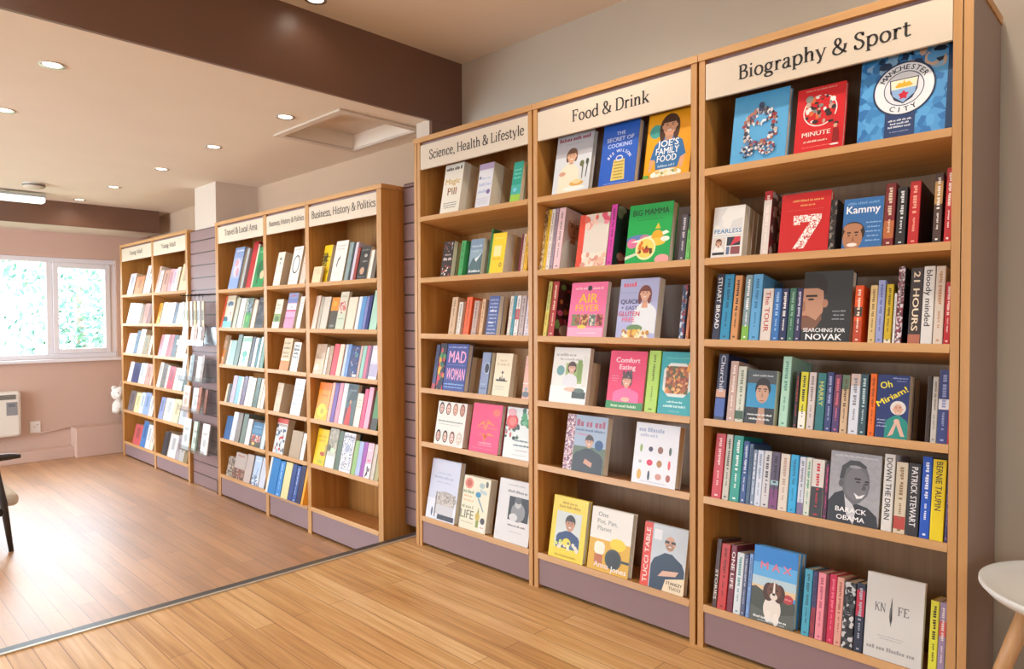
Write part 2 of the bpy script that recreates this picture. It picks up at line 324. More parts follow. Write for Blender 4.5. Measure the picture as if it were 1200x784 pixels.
ART = {
 'crystal': ringpts(1, .52, .47, .27, .26, 90, .034, KIT) + ringpts(2, .52, .64, .2, .1, 30, .03, KIT) + [('e', .52, .79, .05, .08, '#3a4a6a', 7)] + scatter(3, .2, .08, .8, .24, 60, .03, KIT),
 'minute': [('ring', .5, .62, .35, .35, .025, '#f0e8e4')] + scatter(4, .22, .42, .78, .84, 46, .055, ['#f0ece8', '#3a2a2c', '#e06a3a', '#8a8a88', '#c8a898', '#c82a2a', '#2a2a2e']) + [('e', .27, .82, .08, .08, '#8a8f8a')] + [('t', .45, .235, .07, 'MINUTE', '#f4e4dc', .6), ('b', .45, .155, .5, .03, '#f0c8b8'), ('b', .45, .3, .56, .018, '#e88a7a'), ('b', .48, .07, .6, .012, '#e88a7a'), ('b', .5, .95, .62, .022, '#e8a090'),
            ('e', .85, .38, .05, .03, '#3a2a2a'), ('e', .84, .34, .04, .045, '#d8a890'), ('p', [(.79, .1), (.93, .1), (.9, .3), (.8, .3)], '#8a1418'), ('e', .84, .06, .09, .02, '#e8e4e0')],
 'crest': [('m', 0, 0, 1, 1, 'mix:#3d86c4,#4f9ad6,#2f74b4,#5aa6de:16')] + scatter(5, .12, .72, .88, .98, 44, .07, ['#2a3a52', '#3a76ac', '#8ab0d0', '#1f2a3c', '#c8a890', '#5a9ad0']) + [('r', .93, 0, 1, 1, '#173a5e'), ('r', .3, 0, .62, .36, '#26406e')]
   + [('e', .485, .53, .335, .335, '#1f3357', 48), ('e', .485, .53, .315, .315, '#eceef2', 48), ('e', .485, .53, .215, .215, '#1f3357', 40), ('e', .485, .53, .205, .205, '#e4e6ec', 40)]
   + [('p', [(.33, .64), (.64, .64), (.63, .5), (.58, .41), (.485, .36), (.39, .41), (.34, .5)], '#2a3050'), ('p', [(.342, .63), (.628, .63), (.619, .53), (.352, .53)], '#f0e6cc'), ('p', [(.352, .53), (.619, .53), (.6, .46), (.485, .372), (.37, .46)], '#8fb3dc'),
      ('p', [(.39, .56), (.43, .6), (.47, .59), (.485, .625), (.5, .59), (.54, .6), (.58, .56), (.56, .545), (.41, .545)], '#e0b030')]
   + [('star', .485, .455, .06, '#c8203a')] + [('arct', .485, .53, .262, 'MANCHESTER', '#2a2f45', 155, 25, .062), ('arct', .485, .53, .262, 'CITY', '#2a2f45', 236, 304, .062, 1)]
   + lines(.46, .185, .24, 3, .036, .02, '#d8dde8') + [('b', .46, .06, .2, .014, '#8f9ab8')],
 'fearless': [('m', .05, .56, .95, .97, 'mix:#e6e5e2,#d6d6d6,#dcdde0:9'), ('t', .5, .47, .085, 'FEARLESS', '#1f7fb4', .86), ('b', .5, .425, .9, .012, '#6ab0d4'), ('r', .05, .05, .45, .39, '#d8d0cc'), ('r', .5, .22, .93, .39, '#2a3440'), ('p', [(.62, .22), (.93, .3), (.93, .39), (.75, .39)], '#c83a4a'), ('r', .5, .05, .6, .2, '#5a6a90'), ('r', .64, .05, .93, .2, '#8a4a50')] + face(.24, .29, .085, '#c89a80', '#6a4030', 'bob', '#e8e6e4', 2.0) + [('r', .06, .05, .44, .1, '#2a2a30')],
 'seven': [('p', [(.28, .62), (.84, .62), (.84, .53), (.52, .06), (.3, .06), (.62, .5), (.42, .5), (.42, .46), (.28, .46)], 'mix:#f4e8e4,#e8b8b0,#f8f4f2,#c84a48:90'), ('b', .55, .87, .62, .035, '#d8a060'), ('b', .55, .79, .3, .035, '#d8a060'), ('b', .5, .71, .76, .006, '#d86a60')],
 'kammy': [('t', .5, .7, .15, 'Kammy', '#eef2f6', .84), ('b', .5, .9, .8, .05, '#6a9ccc')] + lines(.78, .5, .36, 5, .09, .03, '#8fb8e0') + [('e', .28, .31, .3, .31, '#2a201c'), ('e', .27, .2, .25, .33, '#b07a5a'), ('e', .27, .41, .24, .13, '#b07a5a'), ('r', .13, .3, .23, .33, '#2a1c16'), ('r', .32, .3, .42, .33, '#2a1c16'), ('e', .18, .26, .035, .018, '#2a1c16'), ('e', .37, .26, .035, .018, '#2a1c16'), ('p', [(.25, .14), (.33, .14), (.29, .26)], '#96603f'), ('e', .27, .07, .13, .05, '#f0e6e0')],
 'novak': [('p', [(0, .98), (.16, 1), (.4, .95), (.5, .82), (.48, .66), (.3, .72), (.0, .72)], '#211d1c'), ('p', [(0, .76), (.3, .76), (.42, .72), (.44, .58), (.43, .42), (.34, .28), (.2, .2), (0, .2)], '#b98a70'), ('p', [(0, .34), (.14, .36), (.3, .3), (.4, .4), (.42, .32), (.3, .18), (.14, .14), (0, .17)], '#7a5644'), ('e', .47, .54, .06, .09, '#a87860'), ('r', .06, .635, .3, .665, '#2a1e1a'), ('e', .17, .6, .07, .022, '#2a1e1a'), ('p', [(0, .58), (.05, .56), (.07, .44), (0, .42)], '#9a6e56'), ('e', .06, .355, .09, .022, '#8a4a40'), ('p', [(.1, .0), (.5, .0), (.46, .2), (.3, .2)], '#23272a')]
   + [('t', .48, .135, .055, 'SEARCHING FOR', '#eef0f2', .86), ('t', .48, .025, .085, 'NOVAK', '#f4f6f8', .92)] + lines(.76, .43, .26, 3, .055, .022, '#9aa0a4'),
 'portrait_blue': [('r', 0, .75, 1, 1, '#4a5054'), ('m', 0, .0, 1, .3, 'mix:#2c2d30,#3a3a3c,#26262a:12')] + [('b', .52, .9, .7, .035, '#b8c0c4')] + [('sh', .56, 0, .3, .92, '#2c2b2d'), ('p', [(.42, 0), (.7, 0), (.66, .3), (.46, .3)], '#b98f78')] + [('e', .56, .66, .27, .3, '#2a211e'), ('e', .55, .57, .22, .33, '#c49a80'), ('arc', .56, .72, .24, .25, '#2a211e'), ('r', .38, .64, .5, .66, '#2a1e1a'), ('r', .59, .64, .71, .66, '#2a1e1a'), ('e', .45, .61, .04, .016, '#3a2a24'), ('e', .65, .61, .04, .016, '#3a2a24'), ('p', [(.51, .5), (.59, .5), (.55, .62)], '#a87c64'), ('e', .55, .43, .09, .016, '#8a5246')] + lines(.5, .17, .84, 2, .08, .035, '#e0e4e2'),
 'miriam': [('b', .7, .95, .46, .02, '#9ab0dc'), ('b', .74, .905, .3, .014, '#9ab0dc')] + [('sh', .66, 0, .36, .72, '#1f8a80'), ('p', [(.4, .02), (.62, .28), (.7, .3), (.56, .06)], '#d8b0a0'), ('p', [(.92, .04), (.72, .3), (.62, .26), (.8, .04)], '#d8b0a0'), ('e', .66, .27, .09, .08, '#dcb4a2')] + face(.68, .47, .16, '#d8a890', '#dcd8d4', 'white') + [('rt', .27, .84, .23, 'Oh', '#f2e22c', 14, .36), ('rt', .47, .655, .2, 'Miriam!', '#f2e22c', 33, 1.06)] + lines(.2, .28, .3, 3, .05, .02, '#b8c0dc'),
 'obama': [('m', 0, 0, 1, 1, 'mix:#a6a7ae,#a0a1a8:40'), ('b', .5, .945, .84, .03, '#c4c6cc')] + [('p', [(0, 0), (0, .28), (.12, .4), (.3, .46), (.52, .3), (.78, .26), (.96, .16), (1, 0)], '#33363e'), ('p', [(.3, .46), (.38, .42), (.62, .1), (.52, 0), (.38, .12)], '#c9cad0'), ('p', [(.56, .24), (.62, .22), (.66, .0), (.52, .0)], '#24262e')]
   + [('p', [(.26, .5), (.34, .36), (.5, .27), (.62, .31), (.76, .42), (.8, .54), (.78, .7), (.72, .8), (.58, .86), (.4, .84), (.26, .76), (.2, .62)], '#6a6a70'), ('e', .54, .56, .23, .33, '#77777d'), ('p', [(.2, .62), (.24, .8), (.4, .89), (.58, .89), (.73, .82), (.7, .79), (.5, .83), (.33, .77), (.28, .62)], '#46474d'), ('e', .235, .55, .045, .075, '#5e5e64'), ('r', .5, .625, .62, .65, '#2e2f35'), ('r', .7, .6, .78, .625, '#2e2f35'), ('e', .57, .595, .045, .016, '#2a2b31'), ('e', .735, .58, .035, .015, '#2a2b31'), ('p', [(.64, .49), (.74, .5), (.69, .6)], '#55565c'), ('p', [(.5, .44), (.6, .4), (.72, .44), (.66, .38), (.56, .36)], '#ecedf0'), ('e', .5, .8, .12, .03, '#9a9aa0')]
   + [('t', .46, .155, .066, 'BARACK', '#f4f4f6', .72), ('t', .46, .045, .066, 'OBAMA', '#f4f4f6', .66)],
 'dog': [('r', 0, .78, 1, 1, '#2f86d6'), ('r', 0, .6, 1, .78, '#62b0ea'), ('r', 0, .48, 1, .6, '#b8d0dc'), ('r', 0, .4, 1, .48, '#e0c49a'), ('p', [(0, .0), (1, .0), (1, .34), (.7, .44), (.4, .38), (.1, .46), (0, .44)], '#4a5048'), ('p', [(0, .2), (.5, .12), (1, .2), (1, 0), (0, 0)], '#5c625c'), ('e', .84, .38, .12, .1, '#b8434a'), ('b', .84, .38, .14, .02, '#e8a0a0')]
   + [('t', .52, .7, .1, 'M A X', '#e07a8c', .7), ('e', .5, .2, .2, .28, '#e8e0d8'), ('e', .4, .42, .13, .2, '#4a2f26'), ('e', .64, .42, .13, .2, '#4a2f26'), ('e', .52, .44, .16, .19, '#6a4434'), ('p', [(.49, .34), (.55, .34), (.535, .56), (.505, .56)], '#ece4dc'), ('e', .52, .37, .085, .075, '#e6dcd2'), ('e', .52, .4, .035, .028, '#241a18'), ('e', .45, .46, .022, .022, '#1c1414'), ('e', .59, .46, .022, .022, '#1c1414'), ('e', .42, .1, .07, .13, '#efe8e0'), ('e', .6, .08, .07, .13, '#efe8e0'), ('b', .47, .065, .76, .03, '#e8ecee'), ('b', .5, .025, .6, .014, '#c8d0d4')],
 'knife': [('T', .26, .56, .1, 'KN', '#6a6a6c', .2), ('T', .66, .56, .1, 'FE', '#6a6a6c', .2), ('p', [(.46, .76), (.475, .5), (.455, .4), (.43, .55), (.445, .68)], '#232325'), ('p', [(.43, .62), (.46, .66), (.44, .44), (.42, .52)], '#6e7070'), ('b', .47, .28, .46, .012, '#a8a8a8'), ('b', .47, .25, .38, .012, '#a8a8a8'), ('b', .48, .13, .84, .045, '#9a9a9c')],
 'berry': [('r', 0, .0, 1, .62, '#d6dade'), ('r', 0, .62, 1, 1, '#b8b6bc'), ('b', .48, .92, .84, .065, '#8a3a44'), ('b', .5, .83, .5, .02, '#a0a4a8'), ('sh', .42, 0, .5, .56, '#ebe0c8')] + face(.46, .62, .13, '#d8a888', '#6a4a38', 'bob') + [('e', .24, .33, .09, .05, '#d0a088'), ('e', .66, .14, .19, .06, '#d8a85a'), ('e', .66, .17, .12, .05, '#e8cf9a'), ('e', .6, .06, .3, .05, '#f0eee8')] + [('p', [(.78, .2), (.8, .2), (.81, .45), (.77, .45)], '#5a6048'), ('e', .76, .46, .06, .07, '#6a7050'), ('p', [(.88, .22), (.9, .22), (.93, .47), (.9, .47)], '#4a5044'), ('e', .9, .48, .04, .07, '#4f5848')],
 'secret': [('t', .5, .8, .055, 'THE', '#c9d6f2', .3), ('t', .5, .7, .065, 'SECRET OF', '#c9d6f2', .74), ('t', .5, .6, .065, 'COOKING', '#c9d6f2', .66), ('arct', .52, .3, .36, 'BEE WILSON', '#eef2fa', 150, 30, .07), ('p', [(.34, .07), (.72, .07), (.68, .4), (.38, .4)], '#e0c86a'), ('ring', .53, .42, .1, .07, .03, '#d8dde4'), ('b', .5, .03, .7, .012, '#9ab4e6')] + [('r', .4, .1 + i * .05, .66, .122 + i * .05, '#a8904a') for i in range(6)],
 'joe': [('e', .2, .72, .14, .14, '#4aa39a'), ('p', [(.12, .28), (.2, .5), (.38, .62), (.62, .62), (.8, .52), (.9, .3), (.78, .24), (.74, .12), (.26, .12), (.24, .26)], '#2f6ea6'), ('p', [(.1, .1), (.16, .1), (.22, .28), (.12, .29)], '#d8a07c'), ('p', [(.84, .1), (.78, .1), (.78, .26), (.89, .3)], '#d8a07c'), ('r', .42, .56, .58, .66, '#c89070')] + face(.5, .78, .17, '#cf9878', '#4a2c1c', 'long') + [('t', .49, .46, .1, "JOE'S", '#f4f6f8', .46), ('t', .49, .345, .1, 'FAMILY', '#f4f6f8', .5), ('t', .49, .23, .1, 'FOOD', '#f4f6f8', .42), ('b', .49, .165, .36, .035, '#a8c4dc'), ('e', .5, .04, .34, .1, '#f0ece2')] + scatter(8, .24, .0, .78, .08, 26, .04, ['#e8d49a', '#d8b46a', '#7a9a4a', '#f0e6c8']) + [('e', .06, .02, .08, .05, '#6aa03a')],
 'portrait_side': [('r', 0, 0, 1, 1, '#cfb4b0'), ('sh', .34, 0, .56, .64, '#d9d3cb'), ('p', [(.24, .46), (.44, .46), (.4, .62), (.28, .62)], '#b07455'), ('e', .34, .73, .22, .3, '#c08260'), ('e', .34, .88, .22, .14, '#d8b8a8'), ('r', .2, .77, .3, .785, '#5a3020'), ('r', .38, .77, .48, .785, '#5a3020'), ('e', .25, .735, .035, .018, '#3a2018'), ('e', .43, .735, .035, .018, '#3a2018'), ('p', [(.3, .62), (.39, .62), (.345, .74)], '#a06a4a'), ('e', .34, .565, .09, .02, '#9a5a48')],
 'pinkflora': [('r', 0, 0, .2, 1, '#dc4a34'), ('r', .2, .26, 1, .97, '#ddd4c8')] + scatter(9, .24, .72, .62, .96, 10, .1, ['#e8a090', '#dc6a5a', '#f0c8b8']) + scatter(10, .8, .7, .98, .98, 7, .1, ['#d8506a', '#e88a9a']) + scatter(11, .24, .02, .95, .24, 14, .1, ['#e8b8a0', '#f0e0d0', '#d89a8a']),
 'greenleaf': [('r', 0, 0, 1, 1, '#1d3a34')] + scatter(12, .1, .5, .9, .95, 12, .13, ['#3a5a44', '#7a8a6a', '#0f1f1c', '#9aa486']) + scatter(13, .2, .04, .9, .22, 8, .12, ['#8a2a44', '#d8a09a', '#5a1a2c']),
 'bigmamma': [('t', .5, .81, .1, 'BIG MAMMA', '#123a20', .82), ('b', .5, .73, .6, .014, '#0d6a34'), ('e', .3, .4, .3, .1, '#5a7ab0'), ('e', .14, .34, .12, .1, '#d8709a'), ('e', .42, .42, .11, .07, '#b87a9a'), ('p', [(.1, .36), (.9, .52), (.96, .48), (.5, .34)], '#e6ecd8'), ('e', .7, .42, .13, .14, '#e0a820'), ('p', [(.64, .56), (.76, .56), (.7, .66)], '#d8c030'), ('e', .7, .34, .2, .08, '#f0c040'), ('e', .46, .24, .23, .23, '#f0e8b0'), ('e', .46, .24, .19, .19, '#e8d060'), ('e', .88, .38, .1, .05, '#e8f0e0'), ('e', .85, .04, .16, .1, '#e8a0a0'), ('p', [(.0, .06), (.28, .14), (.26, .18), (.0, .12)], '#cfd8c0')] + scatter(14, .3, .16, .62, .34, 16, .04, ['#b83a2a', '#d8702a', '#6a3a20']),
 'airfryer': [('b', .5, .89, .76, .045, '#f8c8d4'), ('e', .52, .89, .06, .06, '#3a3238'), ('t', .5, .62, .17, 'AIR', '#f2c01c', .68), ('t', .5, .47, .12, 'FRYER', '#f4ae14', .74), ('m', .1, .2, .34, .41, 'mix:#5a8a5a,#a86a4a,#8a4a3a:40'), ('m', .36, .2, .56, .41, 'mix:#8a5a3a,#d8a85a,#7a3a2a:40'), ('m', .58, .2, .76, .41, 'mix:#7a8a7a,#d8d0c0,#5a6a5a:40'), ('m', .78, .2, .95, .41, 'mix:#8a3a30,#b86a50,#6a2a24:40'), ('r', .02, .0, .98, .17, '#f2a6c4'), ('b', .55, .07, .5, .02, '#fae0ea'), ('e', .4, .18, .12, .04, '#e8c84a')],
 'gluten': [('b', .28, .9, .36, .08, '#e0607c'), ('b', .3, .76, .5, .012, '#8a8cb8'), ('sh', .7, .08, .6, .58, '#dfe4ea'), ('p', [(.6, .5), (.76, .5), (.74, .62), (.62, .62)], '#d8a084'), ('p', [(.86, .5), (.98, .46), (.9, .1), (.8, .1)], '#e0e4ea')] + face(.67, .74, .13, '#e0aa8e', '#7a3a2c', 'long') + [('t', .3, .57, .075, 'QUICK', '#3a3060', .48), ('t', .3, .47, .065, '+ EASY', '#5a4a80', .44), ('t', .3, .365, .075, 'GLUTEN', '#d03a60', .54), ('t', .3, .265, .075, 'FREE', '#e06a8a', .4), ('e', .48, .16, .2, .08, '#6a8a5a')] + scatter(15, .2, .0, .82, .12, 44, .05, ['#e8b850', '#f0d890', '#c88a3a', '#f4e8c8', '#a86a3a']),
 'darkflora': [('r', 0, 0, 1, 1, '#4a201e')] + scatter(16, .05, .05, .8, .95, 34, .1, ['#8a2a34', '#c85a7a', '#3a2a1a', '#b8703a', '#6a8a4a', '#a83a3a']) + [('e', .35, .14, .2, .13, '#b8a48c'), ('r', .8, 0, 1, 1, '#26402a')],
 'healthy': [('b', .36, .87, .56, .05, '#a8a8a4'), ('b', .5, .79, .6, .04, '#b8b6b0'), ('r', .38, .36, .92, .72, '#9ab06a'), ('r', .7, .4, .82, .78, '#7c9a4c'), ('r', .84, .3, .96, .86, '#dcdcd4'), ('e', .24, .58, .11, .11, '#6a9a9c'), ('sh', .52, .24, .54, .4, '#dcdce2')] + face(.55, .64, .1, '#d8a890', '#4a3028', 'bob') + [('r', 0, .0, 1, .3, '#f0efec'), ('e', .6, .25, .22, .05, '#e0b8a4'), ('r', .62, .1, .98, .22, '#3a4440'), ('e', .8, .24, .14, .05, '#5a6a60')],
 'comfort': [('t', .5, .8, .085, 'Comfort', '#f4dce4', .66), ('t', .5, .68, .085, 'Eating', '#f4dce4', .56), ('r', 0, 0, 1, .13, '#2f8a4a'), ('b', .5, .06, .72, .05, '#cfe6d0'), ('sh', .52, .1, .36, .7, '#e06aa0'), ('r', 0, 0, 1, .12, '#2f8a4a'), ('e', .52, .17, .12, .05, '#e8b8a0')] + face(.52, .49, .12, '#dca48a', '#5a3a34', 'bob') + scatter(17, .38, .54, .66, .64, 9, .05, ['#5a4a50', '#8a7a80', '#3a3034']) + [('b', .2, .56, .2, .016, '#f0a0b8'), ('b', .2, .52, .2, .016, '#f0a0b8'), ('b', .2, .48, .16, .016, '#f0a0b8'), ('b', .5, .055, .7, .045, '#cfe6d0')],
 'tray': [('b', .5, .9, .7, .025, '#5ab8b8'), ('rr', .1, .28, .92, .82, '#d8dcd8'), ('m', .17, .33, .85, .77, 'mix:#7a4a24,#c87a3a,#4a5a2a,#e0a860,#8a3a20,#a85a2a:34'), ('p', [(.76, .7), (1, .66), (1, .86), (.82, .84)], '#e0982a'), ('b', .5, .2, .46, .03, '#d0ecec'), ('b', .5, .13, .66, .035, '#d0ecec'), ('b', .5, .05, .3, .015, '#8acaca')],
 'martin': [('m', 0, 0, .22, 1, 'mix:#c8a0a8,#7a5a80,#e8d8d8,#8a3a4a:60'), ('r', .22, .0, 1, .5, '#5a6a50'), ('r', .22, .45, 1, 1, '#9fb0c6'), ('m', .22, 0, 1, .3, 'mix:#4a5a3c,#5f6f4a,#6a6a52:14'), ('b', .6, .86, .7, .12, '#a8607a'), ('b', .6, .74, .72, .04, '#5a6a90'), ('b', .45, .66, .32, .03, '#c8708a'), ('e', .84, .5, .1, .1, '#1f4a7c'), ('sh', .6, 0, .42, .72, '#2b2c31'), ('p', [(.5, .16), (.7, .1), (.72, .18), (.54, .24)], '#c89478')] + face(.6, .54, .1, '#cf9c80', '#3a2a22', 'short'),
 'easywins': [('b', .4, .89, .64, .07, '#a8b4d0'), ('b', .32, .8, .4, .05, '#b4bcd4')] + sum([[('e', .17 + .22 * i, y, rx, ry, c)] for y, row_ in ((.58, [(.03, .08, '#8aa84a'), (.05, .05, '#3a2a44'), (.06, .07, '#8a5a44'), (.03, .08, '#4a5a4c')]), (.36, [(.04, .03, '#a8a8a8'), (.07, .06, '#d82a50'), (.06, .07, '#a8783a'), (.03, .09, '#d84a54')]), (.15, [(.05, .1, '#d8a84a'), (.025, .1, '#2a3a4a'), (.07, .06, '#c88a7a'), (.05, .07, '#a85a4a')])) for i, (rx, ry, c) in enumerate(row_)], []) + [('b', .5, .05, .6, .012, '#b8bac4')],
 'yellowcook': [('b', .5, .9, .46, .035, '#b8902a'), ('b', .5, .84, .62, .045, '#b8902a'), ('r', .14, .16, .86, .76, '#d2d8d4'), ('sh', .52, .16, .46, .66, '#28406e'), ('r', .14, .12, .86, .18, '#e8d02c'), ('e', .5, .27, .12, .1, '#e8d84a')] + face(.55, .58, .14, '#c08a6a', '#2e221e', 'short') + scatter(18, .2, .17, .82, .28, 20, .05, ['#c8d86a', '#f0e8b0', '#4a6a8a', '#e8e0d0']) + [('b', .5, .06, .6, .03, '#c8a82a')],
 'onepot': [('r', 0, 0, 1, .5, '#d9a92c'), ('r', 0, .5, 1, 1, '#ece8e0'), ('t', .28, .86, .07, 'One', '#8a8a84', .28), ('t', .4, .75, .07, 'Pot, Pan,', '#9a9a94', .52), ('t', .34, .64, .07, 'Planet', '#a4a49e', .42), ('rr', .14, .26, .4, .46, '#f0ead8'), ('r', .16, .12, .36, .26, '#b8683a'), ('e', .7, .47, .19, .12, '#f0cc2a'), ('e', .62, .23, .2, .2, '#3a3f3c'), ('e', .62, .23, .16, .16, '#2c302e'), ('r', .8, .21, 1, .25, '#33383a'), ('t', .34, .06, .085, 'Anna', '#f0d8d4', .4), ('t', .76, .04, .085, 'Jones', '#f4f0ec', .42)],
 'tucci': [('r', 0, 0, .2, 1, '#d8402c'), ('rt', .1, .48, .1, 'TUCCI TABLE', '#f8e4dc', 90, .86), ('r', .2, 0, 1, 1, '#c4ccd4'), ('r', .24, .76, .42, .92, '#e6e8ea'), ('sh', .6, 0, .58, .76, '#2a3c52'), ('p', [(.4, .2), (.8, .26), (.86, .34), (.5, .3)], '#d8ae98'), ('p', [(.52, .0), (1, .0), (1, .26), (.58, .18)], '#ead8b8')] + face(.62, .74, .13, '#cf9c80', '#cf9c80', 'bald', beard='#a88068') + [('r', .5, .735, .6, .775, '#2a2a30'), ('r', .64, .735, .74, .775, '#2a2a30'), ('t', .78, .12, .045, 'STANLEY', '#3a3430', .36), ('t', .8, .05, .045, 'TUCCI', '#3a3430', .26)],
 'magic': [('b', .5, .9, .84, .07, '#3a3634'), ('t', .5, .58, .12, 'Magic', '#c8a44a', .86), ('t', .52, .36, .15, 'Pill', '#8a5a34', .56), ('b', .5, .2, .7, .02, '#4a4644'), ('b', .5, .155, .7, .02, '#4a4644'), ('b', .5, .11, .6, .02, '#4a4644'), ('b', .5, .5, .5, .018, '#d8b060')],
 'whiteblue': [('r', .0, .86, 1, 1, '#b8a4c4'), ('e', .15, .68, .08, .08, '#8a90a4'), ('b', .55, .66, .6, .05, '#b8c4dc'), ('b', .5, .52, .76, .07, '#b4c0dc'), ('b', .42, .36, .6, .07, '#b4c0dc'), ('e', .8, .34, .12, .12, '#7a6a9c')] + lines(.5, .2, .8, 4, .04, .014, '#a8acb8'),
 'tealgrad': [('r', 0, 0, 1, .18, '#9ac84a'), ('r', 0, .18, 1, .42, '#4ab0a4'), ('b', .5, .8, .7, .04, '#8ad0c4'), ('b', .5, .7, .6, .04, '#8ad0c4'), ('b', .5, .6, .66, .04, '#8ad0c4'), ('e', .4, .3, .2, .16, '#7ac4dc')],
 'blackred': [('b', .5, .5, .7, .08, '#d8c8c4'), ('b', .5, .62, .5, .05, '#c8b8b4')] + scatter(19, .1, .04, .9, .3, 14, .08, ['#a83a30', '#e0d4cc', '#5a2a28']) + scatter(20, .1, .7, .9, .96, 14, .06, ['#a83a30', '#8a7a78', '#d8ccc4']),
 'mountain': [('r', 0, .7, 1, 1, '#7c94ac'), ('b', .5, .8, .7, .06, '#b8c8d4'), ('b', .45, .66, .5, .05, '#b0c0cc'), ('p', [(0, .2), (.35, .5), (.6, .34), (.95, .6), (1, .58), (1, 0), (0, 0)], '#4f6a70'), ('p', [(.35, .5), (.55, .36), (.95, .6), (.7, .5), (.45, .44)], '#e4ecee'), ('b', .5, .1, .8, .06, '#e8ecea'), ('r', 0, 0, 1, .05, '#34444a')],
 'yellowsun': [('r', .2, .42, .72, .68, '#f4e4a0'), ('e', .76, .2, .1, .12, '#6a5418'), ('e', .76, .2, .07, .09, '#d8b43a'), ('b', .5, .88, .6, .06, '#f8dc6a'), ('b', .45, .36, .6, .04, '#d89a1c'), ('r', .0, .0, .06, 1, '#8ac04a')],
 'bluetext': lines(.5, .9, .74, 9, .095, .045, '#a8b4d8') + [('b', .5, .62, .6, .06, '#dfe4f0'), ('b', .4, .32, .4, .05, '#dfe4f0'), ('b', .5, .05, .9, .03, '#e4dcd4')],
 'mad': [('b', .5, .93, .84, .035, '#a8b4e0'), ('t', .52, .6, .25, 'MAD', '#f0a8cc', .78), ('b', .5, .55, .84, .012, '#8a98d0'), ('t', .52, .23, .25, 'WOMAN', '#f0a8cc', .84), ('b', .5, .14, .88, .03, '#9ac4ec'), ('b', .5, .075, .84, .025, '#9ac4ec')],
 'profile': [('e', .62, .62, .3, .42, '#b0b8d0'), ('e', .6, .62, .22, .36, '#232838'), ('r', .86, 0, 1, 1, '#241c22'), ('b', .42, .14, .6, .04, '#4a5674'), ('b', .42, .24, .5, .03, '#a8b0c8')],
 'creambird': [('b', .5, .83, .4, .05, '#cfb894'), ('b', .5, .74, .7, .06, '#cfb894'), ('e', .5, .55, .06, .06, '#4a443e'), ('p', [(.14, .36), (.22, .4), (.3, .37), (.4, .46), (.46, .38), (.5, .52), (.54, .38), (.64, .44), (.72, .37), (.86, .36), (.8, .34), (.2, .34)], '#4a443e'), ('b', .42, .22, .6, .035, '#b4b8ac'), ('b', .42, .16, .5, .025, '#b4b8ac')],
 'pinkgrey': [('e', .5, .1, .5, .3, '#6c7078'), ('e', .5, .22, .25, .2, '#9a9ea4'), ('b', .5, .8, .6, .04, '#c89484'), ('r', 0, .34, 1, .36, '#f0e0d8')],
 'faces': sum([[('e', .14 + .24 * i, y, .085, .14, h_), ('e', .14 + .24 * i, y - .01, .06, .105, s_), ('e', .12 + .24 * i, y + .01, .012, .01, '#2a2020'), ('e', .165 + .24 * i, y + .01, .012, .01, '#2a2020'), ('e', .14 + .24 * i, y - .07, .025, .01, '#8a3a34')] for y, cs in ((.84, [('#3a2a28', '#d8b0a0'), ('#5a2a24', '#e0b8a8'), ('#a8705a', '#d8a890'), ('#8a5040', '#c89078')]), (.2, [('#2a2220', '#d0a090'), ('#1f1c1c', '#d8b0a0'), ('#6a2a24', '#e8c0b0'), ('#c8b8a8', '#f0d8cc')])) for i, (h_, s_) in enumerate(cs)], []) + [('b', .5, .55, .82, .03, '#8a9a9a'), ('b', .48, .48, .7, .018, '#b0b8b4')],
 'pinkorange': [('e', .82, .84, .12, .09, '#f06a5a'), ('p', [(.2, .52), (.45, .66), (.5, .5), (.56, .68), (.85, .55), (.6, .6), (.5, .44), (.42, .58)], '#f0803a'), ('p', [(.25, .34), (.5, .4), (.54, .26), (.6, .42), (.85, .36), (.6, .36), (.5, .22), (.44, .36)], '#f0803a'), ('r', .2, .5, .9, .512, '#f0803a'), ('b', .55, .2, .44, .03, '#f8c0cc'), ('b', .55, .15, .5, .02, '#f8a8bc'), ('b', .5, .08, .7, .02, '#f07a9a')],
 'floral': scatter(21, .6, .66, .98, .98, 16, .09, ['#2f7a4a', '#4a9a64', '#1f5a3c', '#6ab084']) + scatter(22, .02, .38, .5, .68, 22, .06, ['#3a5a4a', '#8a9a90', '#2a3a34', '#c86a64']) + [('e', .24, .72, .22, .2, '#d84a4a'), ('e', .26, .72, .13, .12, '#e87a70'), ('e', .2, .9, .16, .1, '#e0a8b0'), ('b', .66, .36, .5, .035, '#7a8a94'), ('b', .66, .27, .56, .035, '#7a8a94'), ('b', .7, .17, .46, .014, '#b08a88'), ('b', .62, .08, .5, .012, '#b0b4b8')],
 'armchair': [('b', .5, .78, .5, .035, '#b4bcd4'), ('b', .5, .71, .7, .05, '#aab4d0'), ('b', .5, .63, .5, .03, '#b4bcd4'), ('r', 0, 0, 1, .34, '#dfe3ee'), ('e', .62, .36, .36, .17, '#a8a09c'), ('m', .3, .24, .94, .46, 'mix:#b8b0aa,#8f8884,#cac4be:50'), ('r', .26, .1, .92, .26, '#c8c8cc'), ('r', .28, .04, .32, .46, '#7a7678'), ('r', .4, .02, .96, .1, '#3a3e4c'), ('e', .2, .12, .03, .1, '#5a6480')],
